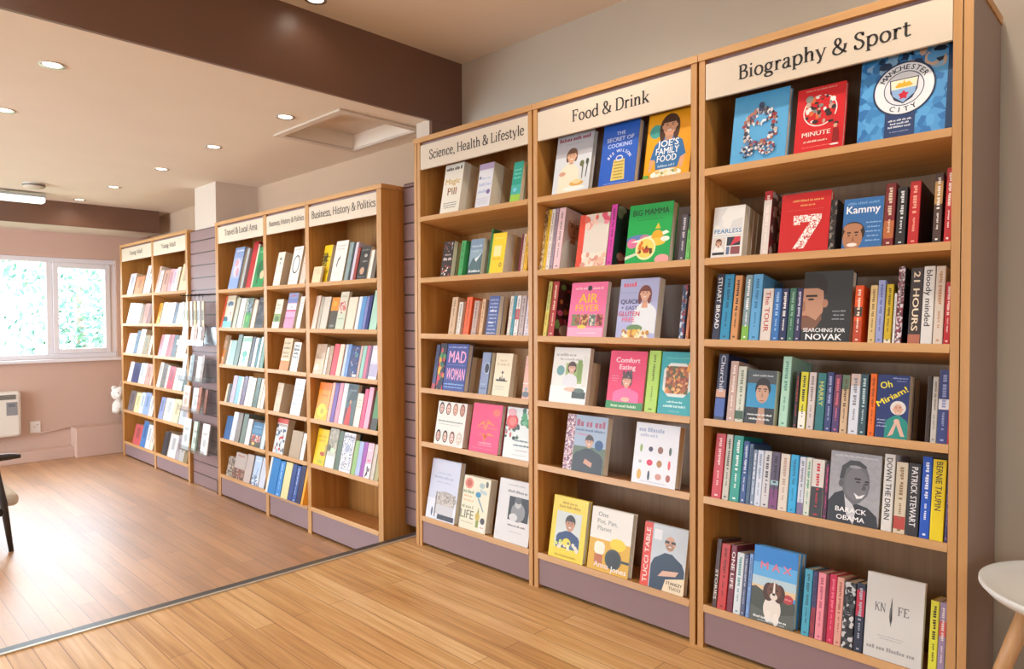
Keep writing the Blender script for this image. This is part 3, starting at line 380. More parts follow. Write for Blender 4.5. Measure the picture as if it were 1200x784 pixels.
 'life': [('e', .22, .86, .16, .14, '#dc8a74'), ('e', .22, .86, .1, .09, '#c8604c'), ('b', .24, .7, .4, .05, '#8a9a7a'), ('b', .24, .62, .3, .03, '#e0a070'), ('b', .26, .54, .36, .035, '#e0b080'), ('b', .26, .42, .44, .06, '#a8a284'), ('t', .26, .2, .16, 'LIFE', '#7c7a64', .48), ('b', .3, .13, .44, .02, '#b0aa8c'), ('e', .6, .68, .1, .07, '#3a8ab0'), ('p', [(.62, .64), (.86, .4), (.84, .38), (.6, .6)], '#7a9aa8'), ('e', .7, .86, .1, .07, '#a8b8b4'), ('p', [(.64, .8), (.9, .76), (.9, .7), (.66, .72)], '#b8c8c8'), ('e', .88, .9, .05, .08, '#6a6a5c'), ('p', [(.62, .08), (.72, .08), (.72, .3), (.67, .46), (.62, .3)], '#8a9a4a'), ('e', .66, .28, .08, .1, '#c8b04a'), ('rr', .74, .03, .96, .2, '#ece6dc'), ('e', .86, .22, .08, .08, '#4a4448'), ('b', .85, .1, .12, .025, '#d05a4a')],
 'photowhite': [('b', .5, .92, .5, .02, '#a8a8a8'), ('b', .55, .82, .56, .045, '#8a8a8c'), ('r', .34, .36, .92, .74, '#26262a'), ('e', .62, .5, .2, .2, '#8a8a8c'), ('e', .6, .64, .09, .1, '#b8b8b8'), ('e', .6, .69, .1, .07, '#5a5a5c'), ('e', .5, .41, .12, .08, '#d0d0d0'), ('b', .62, .28, .5, .03, '#6a6a6c'), ('b', .6, .18, .36, .014, '#b4b4b6')],
 'plainlines': lines(.5, .8, .6, 3, .1, .03, '#a89c88'),
 'yellowblack': [('m', 0, .45, .6, .8, 'mix:#3a3420,#c8a82a,#26221a:60'), ('b', .5, .7, .8, .06, '#3a3420'), ('b', .5, .6, .7, .06, '#3a3420'), ('e', .8, .3, .08, .1, '#8a7420')],
 'feather': [('b', .5, .88, .7, .035, '#c0c4b8'), ('b', .5, .8, .6, .035, '#c0c4b8'), ('p', [(.3, .38), (.36, .54), (.56, .64), (.52, .56), (.42, .5), (.36, .34)], '#3c3a3a'), ('b', .4, .2, .5, .02, '#d4d0c8')],
 'blackmoon': [('b', .5, .9, .8, .05, '#8a8a88'), ('e', .6, .72, .16, .1, '#b8b4b0'), ('b', .6, .55, .5, .05, '#a8a8a8'), ('e', .45, .26, .22, .22, '#c8a082'), ('b', .5, .08, .7, .03, '#8a8a88')],
 'orangedark': [('r', 0, .58, 1, 1, '#ec8a1e'), ('e', .45, .8, .25, .2, '#f4a434'), ('e', .5, .1, .3, .1, '#8a8880')],
 'redtext': [('r', .0, .0, 1, .42, '#c8d0ba'), ('m', .1, .5, .9, .74, 'mix:#b8404a,#d8ccb8,#c85a5a:50'), ('b', .5, .88, .7, .04, '#b0a890'), ('b', .5, .28, .7, .03, '#8a9a7c'), ('e', .45, .44, .1, .06, '#7a3034')],
 'oldmap': [('m', 0, .5, 1, 1, 'mix:#b89a80,#c8ac90,#a88a74:9'), ('b', .4, .55, .6, .08, '#b08a70'), ('e', .3, .2, .2, .2, '#e0d8c4'), ('b', .5, .1, .7, .03, '#b8a488')],
 'navydots': scatter(23, .1, .05, .9, .95, 30, .07, ['#4a6ab8', '#8a6a50', '#c8ccd8', '#101c44', '#7a3a44']) + [('r', .55, .02, 1, .1, '#e0e0e0'), ('e', .7, .7, .2, .16, '#4a7a84')],
 'lilacfoot': [('r', 0, .08, 1, .45, '#b8b0cc'), ('e', .5, .78, .3, .2, '#f0ecee'), ('b', .5, .5, .7, .04, '#c8c0d0'), ('r', 0, 0, 1, .06, '#eceaf2')],
 'orangeyellow': [('r', 0, .8, 1, 1, '#f07a22'), ('r', 0, 0, 1, .3, '#f2b62e'), ('e', .5, .26, .34, .3, '#f0d83c'), ('e', .55, .24, .15, .13, '#b8a82c'), ('b', .5, .66, .6, .05, '#e0701c'), ('b', .5, .55, .5, .04, '#d8a028')],
 'redstreet': [('m', 0, .55, 1, 1, 'mix:#3f4c50,#56646a,#33404a:8'), ('p', [(.2, .0), (.7, .0), (.62, .4), (.5, .52), (.36, .4)], '#c8342e'), ('e', .5, .56, .1, .1, '#b88870'), ('p', [(.0, .1), (.2, .1), (.3, .4), (.1, .4)], '#6a2a2a'), ('r', 0, 0, .1, 1, '#d4dcda'), ('b', .6, .85, .5, .05, '#8a969a')],
 'yellowbird': [('e', .72, .32, .24, .1, '#b04a2a'), ('b', .5, .8, .7, .06, '#d0a01c'), ('b', .5, .68, .6, .05, '#d0a01c'), ('e', .6, .1, .26, .08, '#b8b83a'), ('r', .85, .3, 1, .6, '#b0a05a')],
 'greyleaf': [('m', 0, .4, 1, 1, 'mix:#a8a090,#8f907c,#c0b8a8:20'), ('r', 0, 0, 1, .3, '#dde4de'), ('e', .6, .45, .3, .16, '#c8d8b8'), ('e', .2, .5, .16, .2, '#5a5a44')],
 'patternwhite': [('m', .05, .05, .95, .95, 'mix:#ececf0,#e6e6ea,#e8e8ec,#8a90a8,#f0f0f2,#5a5f70:70'), ('e', .45, .6, .2, .2, '#a8acc4'), ('b', .5, .9, .8, .05, '#70748a')],
 'pinkwhite': [('r', 0, 0, 1, .4, '#f2e8ea'), ('p', [(.1, .0), (.4, .2), (.3, .3), (.5, .38), (.6, .1)], '#3a3440'), ('e', .7, .24, .14, .2, '#6a5a6a'), ('b', .5, .8, .7, .06, '#f6dfe6'), ('e', .5, .5, .3, .1, '#e07a94')],
 'smallmark': [('e', .5, .8, .16, .1, '#8a8a84'), ('p', [(.4, .7), (.6, .7), (.5, .6)], '#9a9a92'), ('e', .4, .42, .2, .1, '#dde4c8'), ('b', .5, .1, .6, .03, '#c8c0b0')],
 'ring': [('ring', .52, .53, .36, .5, .07, '#3a3a3a'), ('b', .5, .93, .7, .03, '#b8b0a8'), ('b', .4, .1, .6, .03, '#c8c0b8')],
 'creamgreen': [('r', 0, .2, 1, .5, '#8aa468'), ('e', .5, .32, .3, .2, '#5a7a50'), ('r', 0, 0, 1, .22, '#f0eada'), ('b', .5, .8, .6, .05, '#b0a88c'), ('b', .5, .68, .5, .04, '#b0a88c')],
 'pinkblue': [('r', 0, .85, 1, 1, '#8aa0c8'), ('r', 0, .72, 1, .85, '#7a8ac0'), ('r', 0, .52, 1, .7, '#e0dce8'), ('t', .5, .56, .08, 'V', '#8a5a8a', .2), ('r', 0, .48, 1, .52, '#c84a70'), ('r', 0, .3, 1, .48, '#e0a0c4'), ('r', 0, .28, 1, .3, '#b84a88'), ('r', 0, 0, 1, .28, '#e892b4'), ('b', .5, .92, .7, .05, '#d85a70')],
 'orangefoot': [('r', 0, 0, 1, .32, '#dc7a24'), ('r', 0, .3, 1, .36, '#f0dcb0'), ('b', .5, .85, .7, .07, '#8a7a60'), ('b', .5, .7, .74, .08, '#7a7058'), ('b', .5, .55, .7, .08, '#8a7a60'), ('b', .5, .44, .6, .06, '#6a6050')],
 'blacktext': [('b', .5, .88, .7, .08, '#2a2a2a'), ('b', .5, .75, .8, .09, '#2a2a2a'), ('b', .45, .62, .6, .09, '#2a2a2a'), ('b', .5, .49, .7, .08, '#2a2a2a'), ('b', .4, .12, .4, .05, '#6a7488')],
 'paleblue': [('b', .5, .85, .6, .05, '#b8c4dc'), ('b', .5, .7, .7, .06, '#aebcd8'), ('b', .5, .55, .6, .06, '#aebcd8'), ('b', .5, .3, .7, .05, '#aebcd8'), ('b', .5, .14, .5, .04, '#c4cde0')],
 'stripes': [('r', 0, .86, 1, 1, '#c84a3c'), ('r', 0, .78, 1, .84, '#b8a8a0')] + scatter(24, .05, .02, .95, .78, 46, .09, ['#e8ecee', '#4a5a78', '#c83a44', '#9ab0c8', '#2a3044', '#d8dce0']),
 'bluepink': [('r', 0, .75, 1, 1, '#8ea4d0'), ('r', 0, 0, 1, .25, '#8fa8dc'), ('e', .5, .5, .3, .4, '#d8d0e0'), ('e', .42, .62, .18, .16, '#d8a8b8'), ('e', .6, .4, .14, .2, '#c89ab0'), ('b', .5, .92, .7, .05, '#f0f0f6'), ('r', .9, 0, 1, 1, '#1c2c50')],
 'greentree': [('e', .5, .45, .36, .4, '#1c7040'), ('e', .75, .3, .2, .2, '#cfc49a'), ('p', [(.3, .08), (.4, .1), (.5, .6), (.42, .6)], '#155a34'), ('b', .5, .88, .7, .06, '#7ac48e')],
 'bluefoot': [('e', .5, .74, .34, .14, '#5a7a94'), ('r', 0, 0, 1, .2, '#7fd0e0'), ('r', .0, .2, .5, .34, '#2f6a7a'), ('p', [(.4, .3), (.7, .3), (.62, .7), (.46, .7)], '#cfe0ea'), ('e', .7, .44, .14, .1, '#e8a898'), ('r', 0, .86, 1, 1, '#c8bca0')],
 'greenstripe': [('r', 0, 0, 1, .5, '#3a8a3e'), ('m', 0, .5, 1, .9, 'mix:#7a8a94,#5a6a74,#a8b4b8,#3a4448:24'), ('e', .5, .3, .2, .25, '#5fb04a'), ('r', 0, 0, .12, 1, '#cfd8b8')],
 'darkphoto': [('m', 0, .4, 1, 1, 'mix:#3a383e,#54505a,#2a262c:10'), ('e', .5, .2, .4, .2, '#1f1b1f'), ('b', .5, .88, .6, .05, '#8a8690')],
 'mint': [('r', 0, .82, 1, .95, '#8ab8a4'), ('e', .5, .4, .26, .16, '#4aa088'), ('e', .5, .18, .2, .16, '#8ae0d8'), ('b', .5, .65, .6, .05, '#e8f0e4'), ('p', [(.4, .2), (.6, .2), (.5, .55)], '#5ab49a')],
 'redshore': [('r', 0, 0, 1, .25, '#4a4a3c'), ('m', .05, .2, .95, .48, 'mix:#a83a3c,#c8685a,#5a6a7a,#d8c8b8:30'), ('b', .5, .82, .7, .07, '#8ab8d8'), ('r', 0, .55, 1, .72, '#5a8aac'), ('e', .3, .12, .16, .08, '#d8b060')],
 'brownphoto': [('r', 0, .45, 1, 1, '#b8aca4'), ('m', 0, .0, 1, .4, 'mix:#4a3a34,#7a5a4c,#a88878,#8a3a34:26'), ('b', .5, .9, .6, .08, '#a85a40')],
 'lightblue': [('m', 0, 0, 1, .35, 'mix:#8aa0c0,#c8d8ec,#5a6a8a,#e0e8f0:30'), ('p', [(.3, .2), (.4, .2), (.7, .6), (.62, .62)], '#8a9ab8'), ('b', .5, .85, .6, .05, '#e8f0f8')],
}
BOOKS = [
 ('bio', 0, [
  dict(k='F', u=112, w=191, h=241, c='#57a9dc', t=24, a='crystal', d='light blue book with a ring of tiny football figures on its cover', hard=1),
  dict(k='F', u=330, w=149, h=214, c='#d22029', t=18, a='minute', d='red book with a white circle of cartoon footballers on its cover', hard=1),
  dict(k='F', u=521, w=247.0, h=277, c='#3d86c4', t=22, a='crest', d='large blue football book with a round white club crest', hard=1),
 ]),
 ('bio', 1, [
  dict(k='F', u=41, w=115, h=182, c='#e4e2de', t=30, n=4, a='fearless', d='white paperback with blue capital title and small photos below'),
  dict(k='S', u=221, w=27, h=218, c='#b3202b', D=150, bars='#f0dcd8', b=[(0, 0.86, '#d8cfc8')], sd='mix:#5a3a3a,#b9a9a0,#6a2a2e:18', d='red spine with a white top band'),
  dict(k='F', u=281, w=157, h=196, c='#c6161d', t=22, a='seven', d='red book with a large white 7 on its cover', hard=1),
  dict(k='S', u=439, w=19, h=162, c='#2a2626', D=150, pt='mix:#1d1b1b,#8a7f78,#3a2f2b:30'),
  dict(k='F', u=478, w=113, h=156, c='#2f6aa8', t=26, a='kammy', d='blue book with white title over a dark haired smiling face'),
  dict(k='S', u=594, w=28, h=191, c='#7a2228', D=155, bars='#d9c9b0', b=[(0.12, 0.4, '#b5653a')]),
  dict(k='S', u=627, w=26, h=175, c='#232226', D=155, bars='#cfd4d6'),
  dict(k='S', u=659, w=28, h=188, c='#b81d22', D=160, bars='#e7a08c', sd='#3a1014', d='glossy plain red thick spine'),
  dict(k='S', u=722, w=21, h=204, c='#4a3330', D=150, b=[(0.55, 0.88, '#b58a52'), (0, 0.05, '#2a2226')], bars='#e8e4dc'),
  dict(k='S', u=750, w=18.0, h=215, c='#b81f2a', D=155, bars='#f2e6e2', d='tall red spine with white edge'),
 ]),
 ('bio', 2, [
  dict(k='S', u=47, w=29, h=234, c='#2a2c44', D=150, tx='STUART BROAD', tc='#e8e8ea', d='navy spine with wide spaced white capitals'),
  dict(k='S', u=77, w=35, h=232, c='#2a8ab5', D=155, bars='#14516e'),
  dict(k='S', u=116, w=26, h=226, c='#cd8f58', D=150, bars='#3a241c', d='orange spine with dark capitals'),
  dict(k='S', u=155, w=25, h=226, c='#7e979f', D=150, b=[(0, 0.22, '#7db544')], bars='#eef0ee', d='grey blue spine turning green at the foot'),
  dict(k='S', u=182, w=34, h=227, c='#5ea3d3', D=165, bars='#2f6f9f', d='wide pale blue spine'),
  dict(k='S', u=221, w=36, h=176, c='#ddd3cb', D=130, tx='The TOUR', tc='#b5443c', d='cream spine with red title'),
  dict(k='S', u=259, w=25, h=175, c='#3570b5', D=130, bars='#9fc3e6'),
  dict(k='S', u=284.6, w=24.4, h=174, c='#242e58', D=130, bars='#e8e6e2'),
  dict(k='S', u=311, w=22, h=175, c='#3b6a57', D=130, bars='#8fb3a0'),
  dict(k='S', u=334, w=20, h=174, c='#35325a', D=130, bars='#c9c6d6'),
  dict(k='F', u=355, w=148, h=226, c='#2c3033', t=38, a='novak', d='black book with half a man face and bold white title', hard=1),
  dict(k='S', u=512, w=24, h=176, c='#e0541f', D=130, b=[(0.0, 0.38, '#b8452a'), (0.45, 0.62, '#4a3a34')], bars='#f5e0d0'),
  dict(k='S', u=555, w=20, h=175, c='#d6b981', D=130, bars='#8a6a40'),
  dict(k='S', u=576, w=20, h=190, c='#979fce', D=130, bars='#5a64a0'),
  dict(k='S', u=599, w=19, h=177, c='#c9ab22', D=130, b=[(0, 0.06, '#e6e2d8')], bars='#5a4a14'),
  dict(k='S', u=622, w=6, h=149, c='#e6e6e6', D=125),
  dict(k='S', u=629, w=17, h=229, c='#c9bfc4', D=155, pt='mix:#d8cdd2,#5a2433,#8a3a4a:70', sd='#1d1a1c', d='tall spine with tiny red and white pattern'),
  dict(k='S', u=662, w=32, h=223, c='#3a3034', D=155, tx='21 HOURS', tc='#e8d8bc', b=[(0, 0.12, '#b06a55')], d='dark spine with large cream title and red number'),
  dict(k='S', u=695, w=29, h=226, c='#dedcd9', D=155, tx='bloody minded', tc='#3a3a3e', tw=0.72, d='white spine with large dark lowercase title'),
  dict(k='S', u=726, w=24, h=225, c='#d6c8bb', D=155, bars='#b98a66'),
  dict(k='S', u=752, w=16.0, h=177, c='#b81f2d', D=130, bars='#f0d8d6'),
 ]),
 ('bio', 3, [
  dict(k='S', u=56, w=37, h=232, c='#262b4c', D=155, tx='Churchill', tc='#c8c8d4', tw=0.55, ta=0.98, b=[(0.05, 0.32, '#3f57a0'), (0.34, 0.46, '#c9977e')], d='navy spine with small standing man in blue'),
  dict(k='S', u=103, w=29, h=208, c='#bfa094', D=155, bars='#e8d8d0'),
  dict(k='S', u=133, w=30, h=191, c='#cfd2c4', D=150, bars='#7a8a76', b=[(0.05, 0.2, '#3f5a40')]),
  dict(k='F', u=169, w=100, h=181, c='#2f8fbf', t=32, a='portrait_blue', d='book with a dark haired man portrait on bright blue'),
  dict(k='S', u=286, w=28, h=231, c='#a9d2bd', D=175, bars='#5f9a86', sd='#9fc9b4', d='tall pale green wide spine'),
  dict(k='S', u=333, w=12, h=181, c='#241f22', D=130, bars='#b8362e'),
  dict(k='S', u=348, w=23, h=183, c='#d6cf30', D=130, b=[(0, 0.3, '#ecebe2')], bars='#2a2a24', d='yellow spine with a white foot'),
  dict(k='S', u=375, w=22, h=183, c='#d3c8c6', D=130, bars='#8a7a78'),
  dict(k='S', u=402, w=26, h=182, c='#2c7377', D=130, tx='HARRY', tc='#c9c870', tw=0.42, ta=0.85, d='teal spine with pale yellow capitals'),
  dict(k='S', u=430, w=21, h=186, c='#353f70', D=130, bars='#aab2d6'),
  dict(k='S', u=453, w=21, h=180, c='#4f3a6e', D=130, b=[(0.42, 1, '#6a3a58')], bars='#e0707c'),
  dict(k='S', u=476, w=21, h=180, c='#cdb08f', D=130, b=[(0.75, 1, '#5f7a62')], bars='#6a5038'),
  dict(k='S', u=501, w=28, h=185, c='#d7ddea', D=130, b=[(0.8, 1, '#cdb8b0')], d='wide pale blue white spine'),
  dict(k='S', u=529.6, w=21.4, h=185, c='#37535e', D=130, bars='#b8d0d2'),
  dict(k='S', u=557, w=18, h=188, c='#e56a18', D=130, bars='#8a3a0a', d='bright orange spine'),
  dict(k='F', u=577, w=87, h=187, c='#23346e', t=50, n=2, tan=1, a='miriam', d='navy book with yellow slanted title and white haired woman'),
  dict(k='S', u=709, w=11, h=189, c='#3a2b24', D=125),
  dict(k='S', u=722, w=15, h=188, c='#bdb8b2', D=125),
  dict(k='S', u=738, w=27, h=209, c='#37427a', D=155, b=[(0.46, 0.6, '#d8dae4')], bars='#8f9ac8', d='thick navy spine with pale square badge'),
  dict(k='S', u=764.0, w=4.0, h=205, c='#b82c46', D=125),
 ]),
 ('bio', 4, [
  dict(k='S', u=47, w=37, h=226, c='#c4202c', D=155, bars='#f2c8c4', d='thick glossy red spine'),
  dict(k='S', u=87, w=24, h=226, c='#c3bfb0', D=150, bars='#4a463e'),
  dict(k='S', u=114, w=36, h=226, c='#1a9484', D=155, bars='#e6f4ee', d='thick glossy teal green spine'),
  dict(k='S', u=152, w=21, h=211, c='#284a86', D=150, bars='#d6dceb'),
  dict(k='S', u=173.6, w=14.4, h=204, c='#47607e', D=145),
  dict(k='S', u=189, w=14, h=186, c='#7f90aa', D=135, bars='#e8ecf2'),
  dict(k='S', u=204, w=22, h=186, c='#ced6e6', D=130, bars='#8a96ae'),
  dict(k='S', u=227, w=26, h=187, c='#cdcacd', D=130, bars='#4a464c'),
  dict(k='S', u=254, w=28, h=186, c='#55465f', D=130, b=[(0.0, 0.35, '#7a3a72'), (0.42, 0.5, '#8fb0b8')]),
  dict(k='S', u=284, w=30, h=185, c='#dcd1c3', D=130, bars='#b89a8c', d='wide cream spine with tiny red bird'),
  dict(k='S', u=317, w=26, h=186, c='#2fa6db', D=130, bars='#1a7aa8', d='bright sky blue spine'),
  dict(k='S', u=346, w=20, h=183, c='#cdd3e2', D=130, b=[(0, 0.2, '#7a6a94')]),
  dict(k='S', u=367, w=19, h=184, c='#d3d9cf', D=130, bars='#4f9a78'),
  dict(k='S', u=387, w=38, h=182, c='#dcd5cf', D=130, b=[(0, 0.52, '#37373b')], bars='#c4323c', d='cream spine with dark sketch on lower half'),
  dict(k='S', u=428, w=12, h=174, c='#4f2b48', D=125, bars='#d2467e'),
  dict(k='F', u=442, w=147, h=217, c='#a2a3aa', t=45, a='obama', d='grey book with smiling man in suit and white capitals', hard=1),
  dict(k='S', u=596, w=29, h=226, c='#dcdad7', D=150, tx='DOWN THE DRAIN', tc='#2f2f33', tw=0.8, d='white spine with tall black capitals'),
  dict(k='S', u=629, w=31, h=207, c='#d2c5ae', D=150, b=[(0.06, 0.24, '#b84a42')], bars='#8f7350', d='cream spine with red block near the foot'),
  dict(k='S', u=662, w=32, h=208, c='#303036', D=150, tx='PATRICK STEWART', tc='#e6e6e8', tw=0.82, d='charcoal spine with large white capitals'),
  dict(k='S', u=697, w=25, h=232, c='#1c53bd', D=150, bars='#dfe6f6', d='royal blue spine with white title'),
  dict(k='S', u=723, w=34, h=228, c='#e6cd12', D=150, tx='BERNIE TAUPIN', tc='#4a4412', tw=0.6, ta=0.97, d='bright yellow spine with dark capitals'),
  dict(k='S', u=760, w=8.0, h=224, c='#3b3368', D=145, bars='#a98ac4'),
 ]),
 ('bio', 5, [
  dict(k='S', u=51, w=18, h=236, c='#4a302a', D=150, tx='STORIES', tc='#e6dcd2', tw=0.45, ta=0.55),
  dict(k='S', u=70, w=33, h=224, c='#c0322f', D=150, d='plain red spine'),
  dict(k='S', u=106, w=22, h=227, c='#74253a', D=145, tx='ONE LIFE', tc='#f0e6e2', tw=0.55, ta=0.9, d='maroon spine with white capitals'),
  dict(k='S', u=130, w=26, h=206, c='#d9e0e6', D=130, bars='#5a9a9e'),
  dict(k='S', u=156.6, w=15.4, h=205, c='#57607f', D=130, bars='#b8bccb'),
  dict(k='S', u=175, w=13, h=212, c='#7fa3da', D=125),
  dict(k='F', u=190, w=149, h=246, c='#3f9be0', t=30, n=2, a='dog', d='blue sky book with brown and white spaniel', hard=1),
  dict(k='S', u=363, w=25, h=207, c='#4aa3bf', D=130),
  dict(k='S', u=390, w=14, h=206, c='#4a4470', D=130, b=[(0, 0.45, '#9a3a48')]),
  dict(k='S', u=406, w=24, h=206, c='#e98f9e', D=130, bars='#b8506a', d='pink spine'),
  dict(k='S', u=431, w=10, h=206, c='#7c2438', D=130),
  dict(k='S', u=441.6, w=21.4, h=210, c='#c8284f', D=130, bars='#e87a94', d='crimson spine'),
  dict(k='S', u=463.6, w=21.4, h=206, c='#dba092', D=130, bars='#a85a50'),
  dict(k='S', u=486, w=33, h=199, c='#33363c', D=130, pt='mix:#24272d,#c9c9cb,#4a4c52:34', d='black and white photo spine'),
  dict(k='S', u=522, w=25, h=204, c='#2a3348', D=130, b=[(0.52, 0.9, '#b8324a')], bars='#aab0bf'),
  dict(k='F', u=550, w=156, h=246, c='#d5d4d2', t=20, a='knife', d='pale grey book with a dark slit through its title', hard=1),
  dict(k='S', u=722, w=22, h=206, c='#d8d63e', D=130, bars='#3a3a14', d='yellow spine with black title'),
  dict(k='S', u=745, w=18, h=207, c='#9a88ab', D=130, b=[(0.55, 0.75, '#cf5a58')], bars='#e6dede'),
  dict(k='S', u=764.0, w=4.0, h=207, c='#b5a470', D=130, b=[(0.85, 1, '#cf6a4a')]),
 ]),
 ('food', 0, [
  dict(k='F', u=99, w=194, h=255, c='#c9cdd4', t=24, a='berry', d='grey white cookbook with a woman in cream and utensils', hard=1),
  dict(k='F', u=342, w=172, h=257, c='#2c5fc0', t=32, a='secret', d='blue cookbook with a yellow cheese grater on its cover', hard=1),
  dict(k='F', u=554, w=194, h=253, c='#f0a416', t=26, a='joe', d='yellow cookbook with a long haired man in blue shirt', hard=1),
 ]),
 ('food', 1, [
  dict(k='S', u=24, w=17, h=294, c='#b8a06a', D=190, pt='mix:#c9a36a,#7a5a34,#e2cfa0:30'),
  dict(k='S', u=43, w=17, h=288, c='#e0b92f', D=190),
  dict(k='S', u=61, w=20, h=288, c='#e6ddd6', D=190),
  dict(k='S', u=83, w=17, h=283, c='#a08e9c', D=190),
  dict(k='S', u=103, w=37, h=287, c='#e6c4c9', D=200, sa='portrait_side', d='thick pink cookbook with a bald man portrait on its side'),
  dict(k='F', u=225, w=152, h=221, c='#e8dcc9', t=26, a='pinkflora', d='cream cookbook with pink flowers and a red spine strip'),
  dict(k='S', u=380, w=29, h=249, c='#cb3fa0', D=200, sa='greenleaf', d='magenta spine with dark green leaf side'),
  dict(k='F', u=470, w=195, h=232, c='#14a34c', t=36, a='bigmamma', d='bright green cookbook with a pizza and black title', hard=1),
  dict(k='S', u=704, w=27, h=172, c='#4c4852', D=180, bars='#c8c4cc'),
  dict(k='S', u=733, w=17, h=162, c='#74c46c', D=180, b=[(0.7, 1, '#4a5a4a')]),
  dict(k='S', u=752, w=6.0, h=152, c='#54c83c', D=170),
 ]),
 ('food', 2, [
  dict(k='S', u=46, w=20, h=248, c='#cfcc76', D=190, b=[(0.0, 0.45, '#d8c050')]),
  dict(k='S', u=74, w=33, h=239, c='#ab2a2c', D=195, bars='#e6c8a8', sa='darkflora', d='red spine with dark floral side'),
  dict(k='F', u=178, w=188, h=228, c='#ee6f9e', t=22, a='airfryer', d='pink cookbook with large yellow AIR FRYER title'),
  dict(k='F', u=426, w=179, h=234, c='#aeb2da', t=40, a='gluten', d='lilac cookbook with a woman in white and bowl of pasta'),
  dict(k='S', u=707, w=20, h=200, c='#4a5a7c', D=190, pt='mix:#3f5478,#c4ccd8,#8a3a4a:26'),
  dict(k='S', u=735, w=11, h=159, c='#d08a64', D=170),
 ]),
 ('food', 3, [
  dict(k='F', u=80, w=196, h=245, c='#e6e4df', t=24, a='healthy', d='white cookbook with a dark haired woman in a green kitchen', nb=3),
  dict(k='F', u=379, w=172, h=230, c='#dd1f5c', t=32, a='comfort', d='crimson pink cookbook with woman in curlers and green base', hard=1),
  dict(k='S', u=560, w=52, h=243, c='#a9cf4a', D=190, sd='#a2c848', d='lime green spine'),
  dict(k='F', u=617, w=141.0, h=233, c='#139aa2', t=26, a='tray', d='teal cookbook with a roasting tin of food', hard=1),
 ]),
 ('food', 4, [
  dict(k='F', u=155, w=211, h=244, c='#8fa0b4', t=34, a='martin', d='spiral look cookbook with man in dark shirt outdoors'),
  dict(k='F', u=501, w=193, h=241, c='#e2e3ea', t=40, a='easywins', d='white cookbook with a grid of small vegetables', hard=1),
 ]),
 ('food', 5, [
  dict(k='F', u=73, w=188, h=259, c='#e8d02c', t=26, a='yellowcook', d='yellow cookbook with a man in blue in a photo panel', hard=1),
  dict(k='F', u=285, w=200, h=249, c='#ebe6da', t=30, a='onepot', d='white and mustard cookbook with a black frying pan', hard=1),
  dict(k='F', u=541, w=188, h=237, c='#c9d0d6', t=26, a='tucci', d='cookbook with red spine strip and man in dark sweater', hard=1),
 ]),
 ('sci', 0, [
  dict(k='F', u=168, w=141, h=252, c='#ebe4d6', t=42, n=2, a='magic', d='cream paperback with black and orange title'),
  dict(k='F', u=426, w=99, h=214, c='#dfe0e8', t=62, n=2, a='whiteblue', d='white paperback with pale blue title and small purple dot'),
  dict(k='F', u=658, w=60, h=186, c='#2f9e8a', t=24, n=2, a='tealgrad', d='narrow teal and lime paperback'),
 ]),
 ('sci', 1, [
  dict(k='F', u=167, w=80, h=180, c='#2a2022', t=26, n=2, a='blackred', d='black paperback with scattered red and white lettering'),
  dict(k='S', u=302, w=31, h=175, c='#3fa05a', D=130, bars='#2a6a3c', d='leaf green spine'),
  dict(k='F', u=371, w=91, h=175, c='#8fa8b8', t=24, n=2, a='mountain', d='grey blue paperback with snowy mountain'),
  dict(k='S', u=503, w=13, h=217, c='#2f7040', D=140, d='thin tall dark green spine'),
  dict(k='F', u=519, w=92, h=191, c='#f2cf2a', t=62, n=3, a='yellowsun', d='bright yellow thick paperback with a small round seal'),
  dict(k='S', u=708, w=11, h=172, c='#7c2436', D=130),
  dict(k='S', u=721, w=15, h=171, c='#dcbfa8', D=130),
  dict(k='S', u=738, w=22, h=185, c='#e0ae28', D=135, d='mustard spine'),
 ]),
 ('sci', 2, [
  dict(k='S', u=228, w=43, h=186, c='#cfae8c', D=130),
  dict(k='S', u=285, w=29, h=160, c='#ddd4ca', D=130),
  dict(k='S', u=319, w=15, h=162, c='#9c5a3a', D=130),
  dict(k='S', u=337, w=39, h=184, c='#e85f2c', D=135, d='bright orange spine'),
  dict(k='S', u=394, w=35, h=165, c='#bb9e94', D=130),
  dict(k='S', u=431, w=15, h=162, c='#a5683a', D=130),
  dict(k='S', u=448, w=23, h=171, c='#dcb48e', D=130),
  dict(k='F', u=494, w=73, h=185, c='#4c5d96', t=26, n=2, a='bluetext', d='blue paperback with pale scattered lettering'),
  dict(k='S', u=635, w=19, h=181, c='#e3d9cf', D=130),
  dict(k='S', u=656, w=17, h=183, c='#4c95a6', D=130, d='teal spine'),
  dict(k='S', u=676, w=25, h=182, c='#e6e0e0', D=130, b=[(0.4, 0.66, '#b83a44')]),
  dict(k='S', u=707, w=28, h=181, c='#bcacac', D=130),
  dict(k='S', u=741, w=33, h=181, c='#dcd4e0', D=130),
 ]),
 ('sci', 3, [
  dict(k='S', u=95, w=28, h=227, c='#3c426e', D=150, b=[(0.0, 0.12, '#b8404a')]),
  dict(k='S', u=127, w=51, h=243, c='#1f2036', D=155, pt='mix:#1d2038,#c83a4a,#e8a02a,#1d2038,#3f8a4a:14', d='black spine with bright red and orange artwork'),
  dict(k='F', u=181, w=161, h=234, c='#283a8c', t=30, nb=3, a='mad', d='dark blue book with tall pink and white title', hard=1),
  dict(k='F', u=445, w=65, h=199, c='#7f8cae', t=24, a='profile', d='slate blue paperback with dark profile silhouette'),
  dict(k='F', u=536, w=110, h=198, c='#e6d8bb', t=24, n=2, a='creambird', d='cream paperback with tiny dark skyline'),
  dict(k='F', u=728, w=44, h=192, c='#e0b0a0', t=22, a='pinkgrey', d='pale pink paperback with grey photo base'),
 ]),
 ('sci', 4, [
  dict(k='F', u=110, w=219, h=217, c='#e8e3da', t=34, a='faces', d='white book with two rows of faces', hard=1),
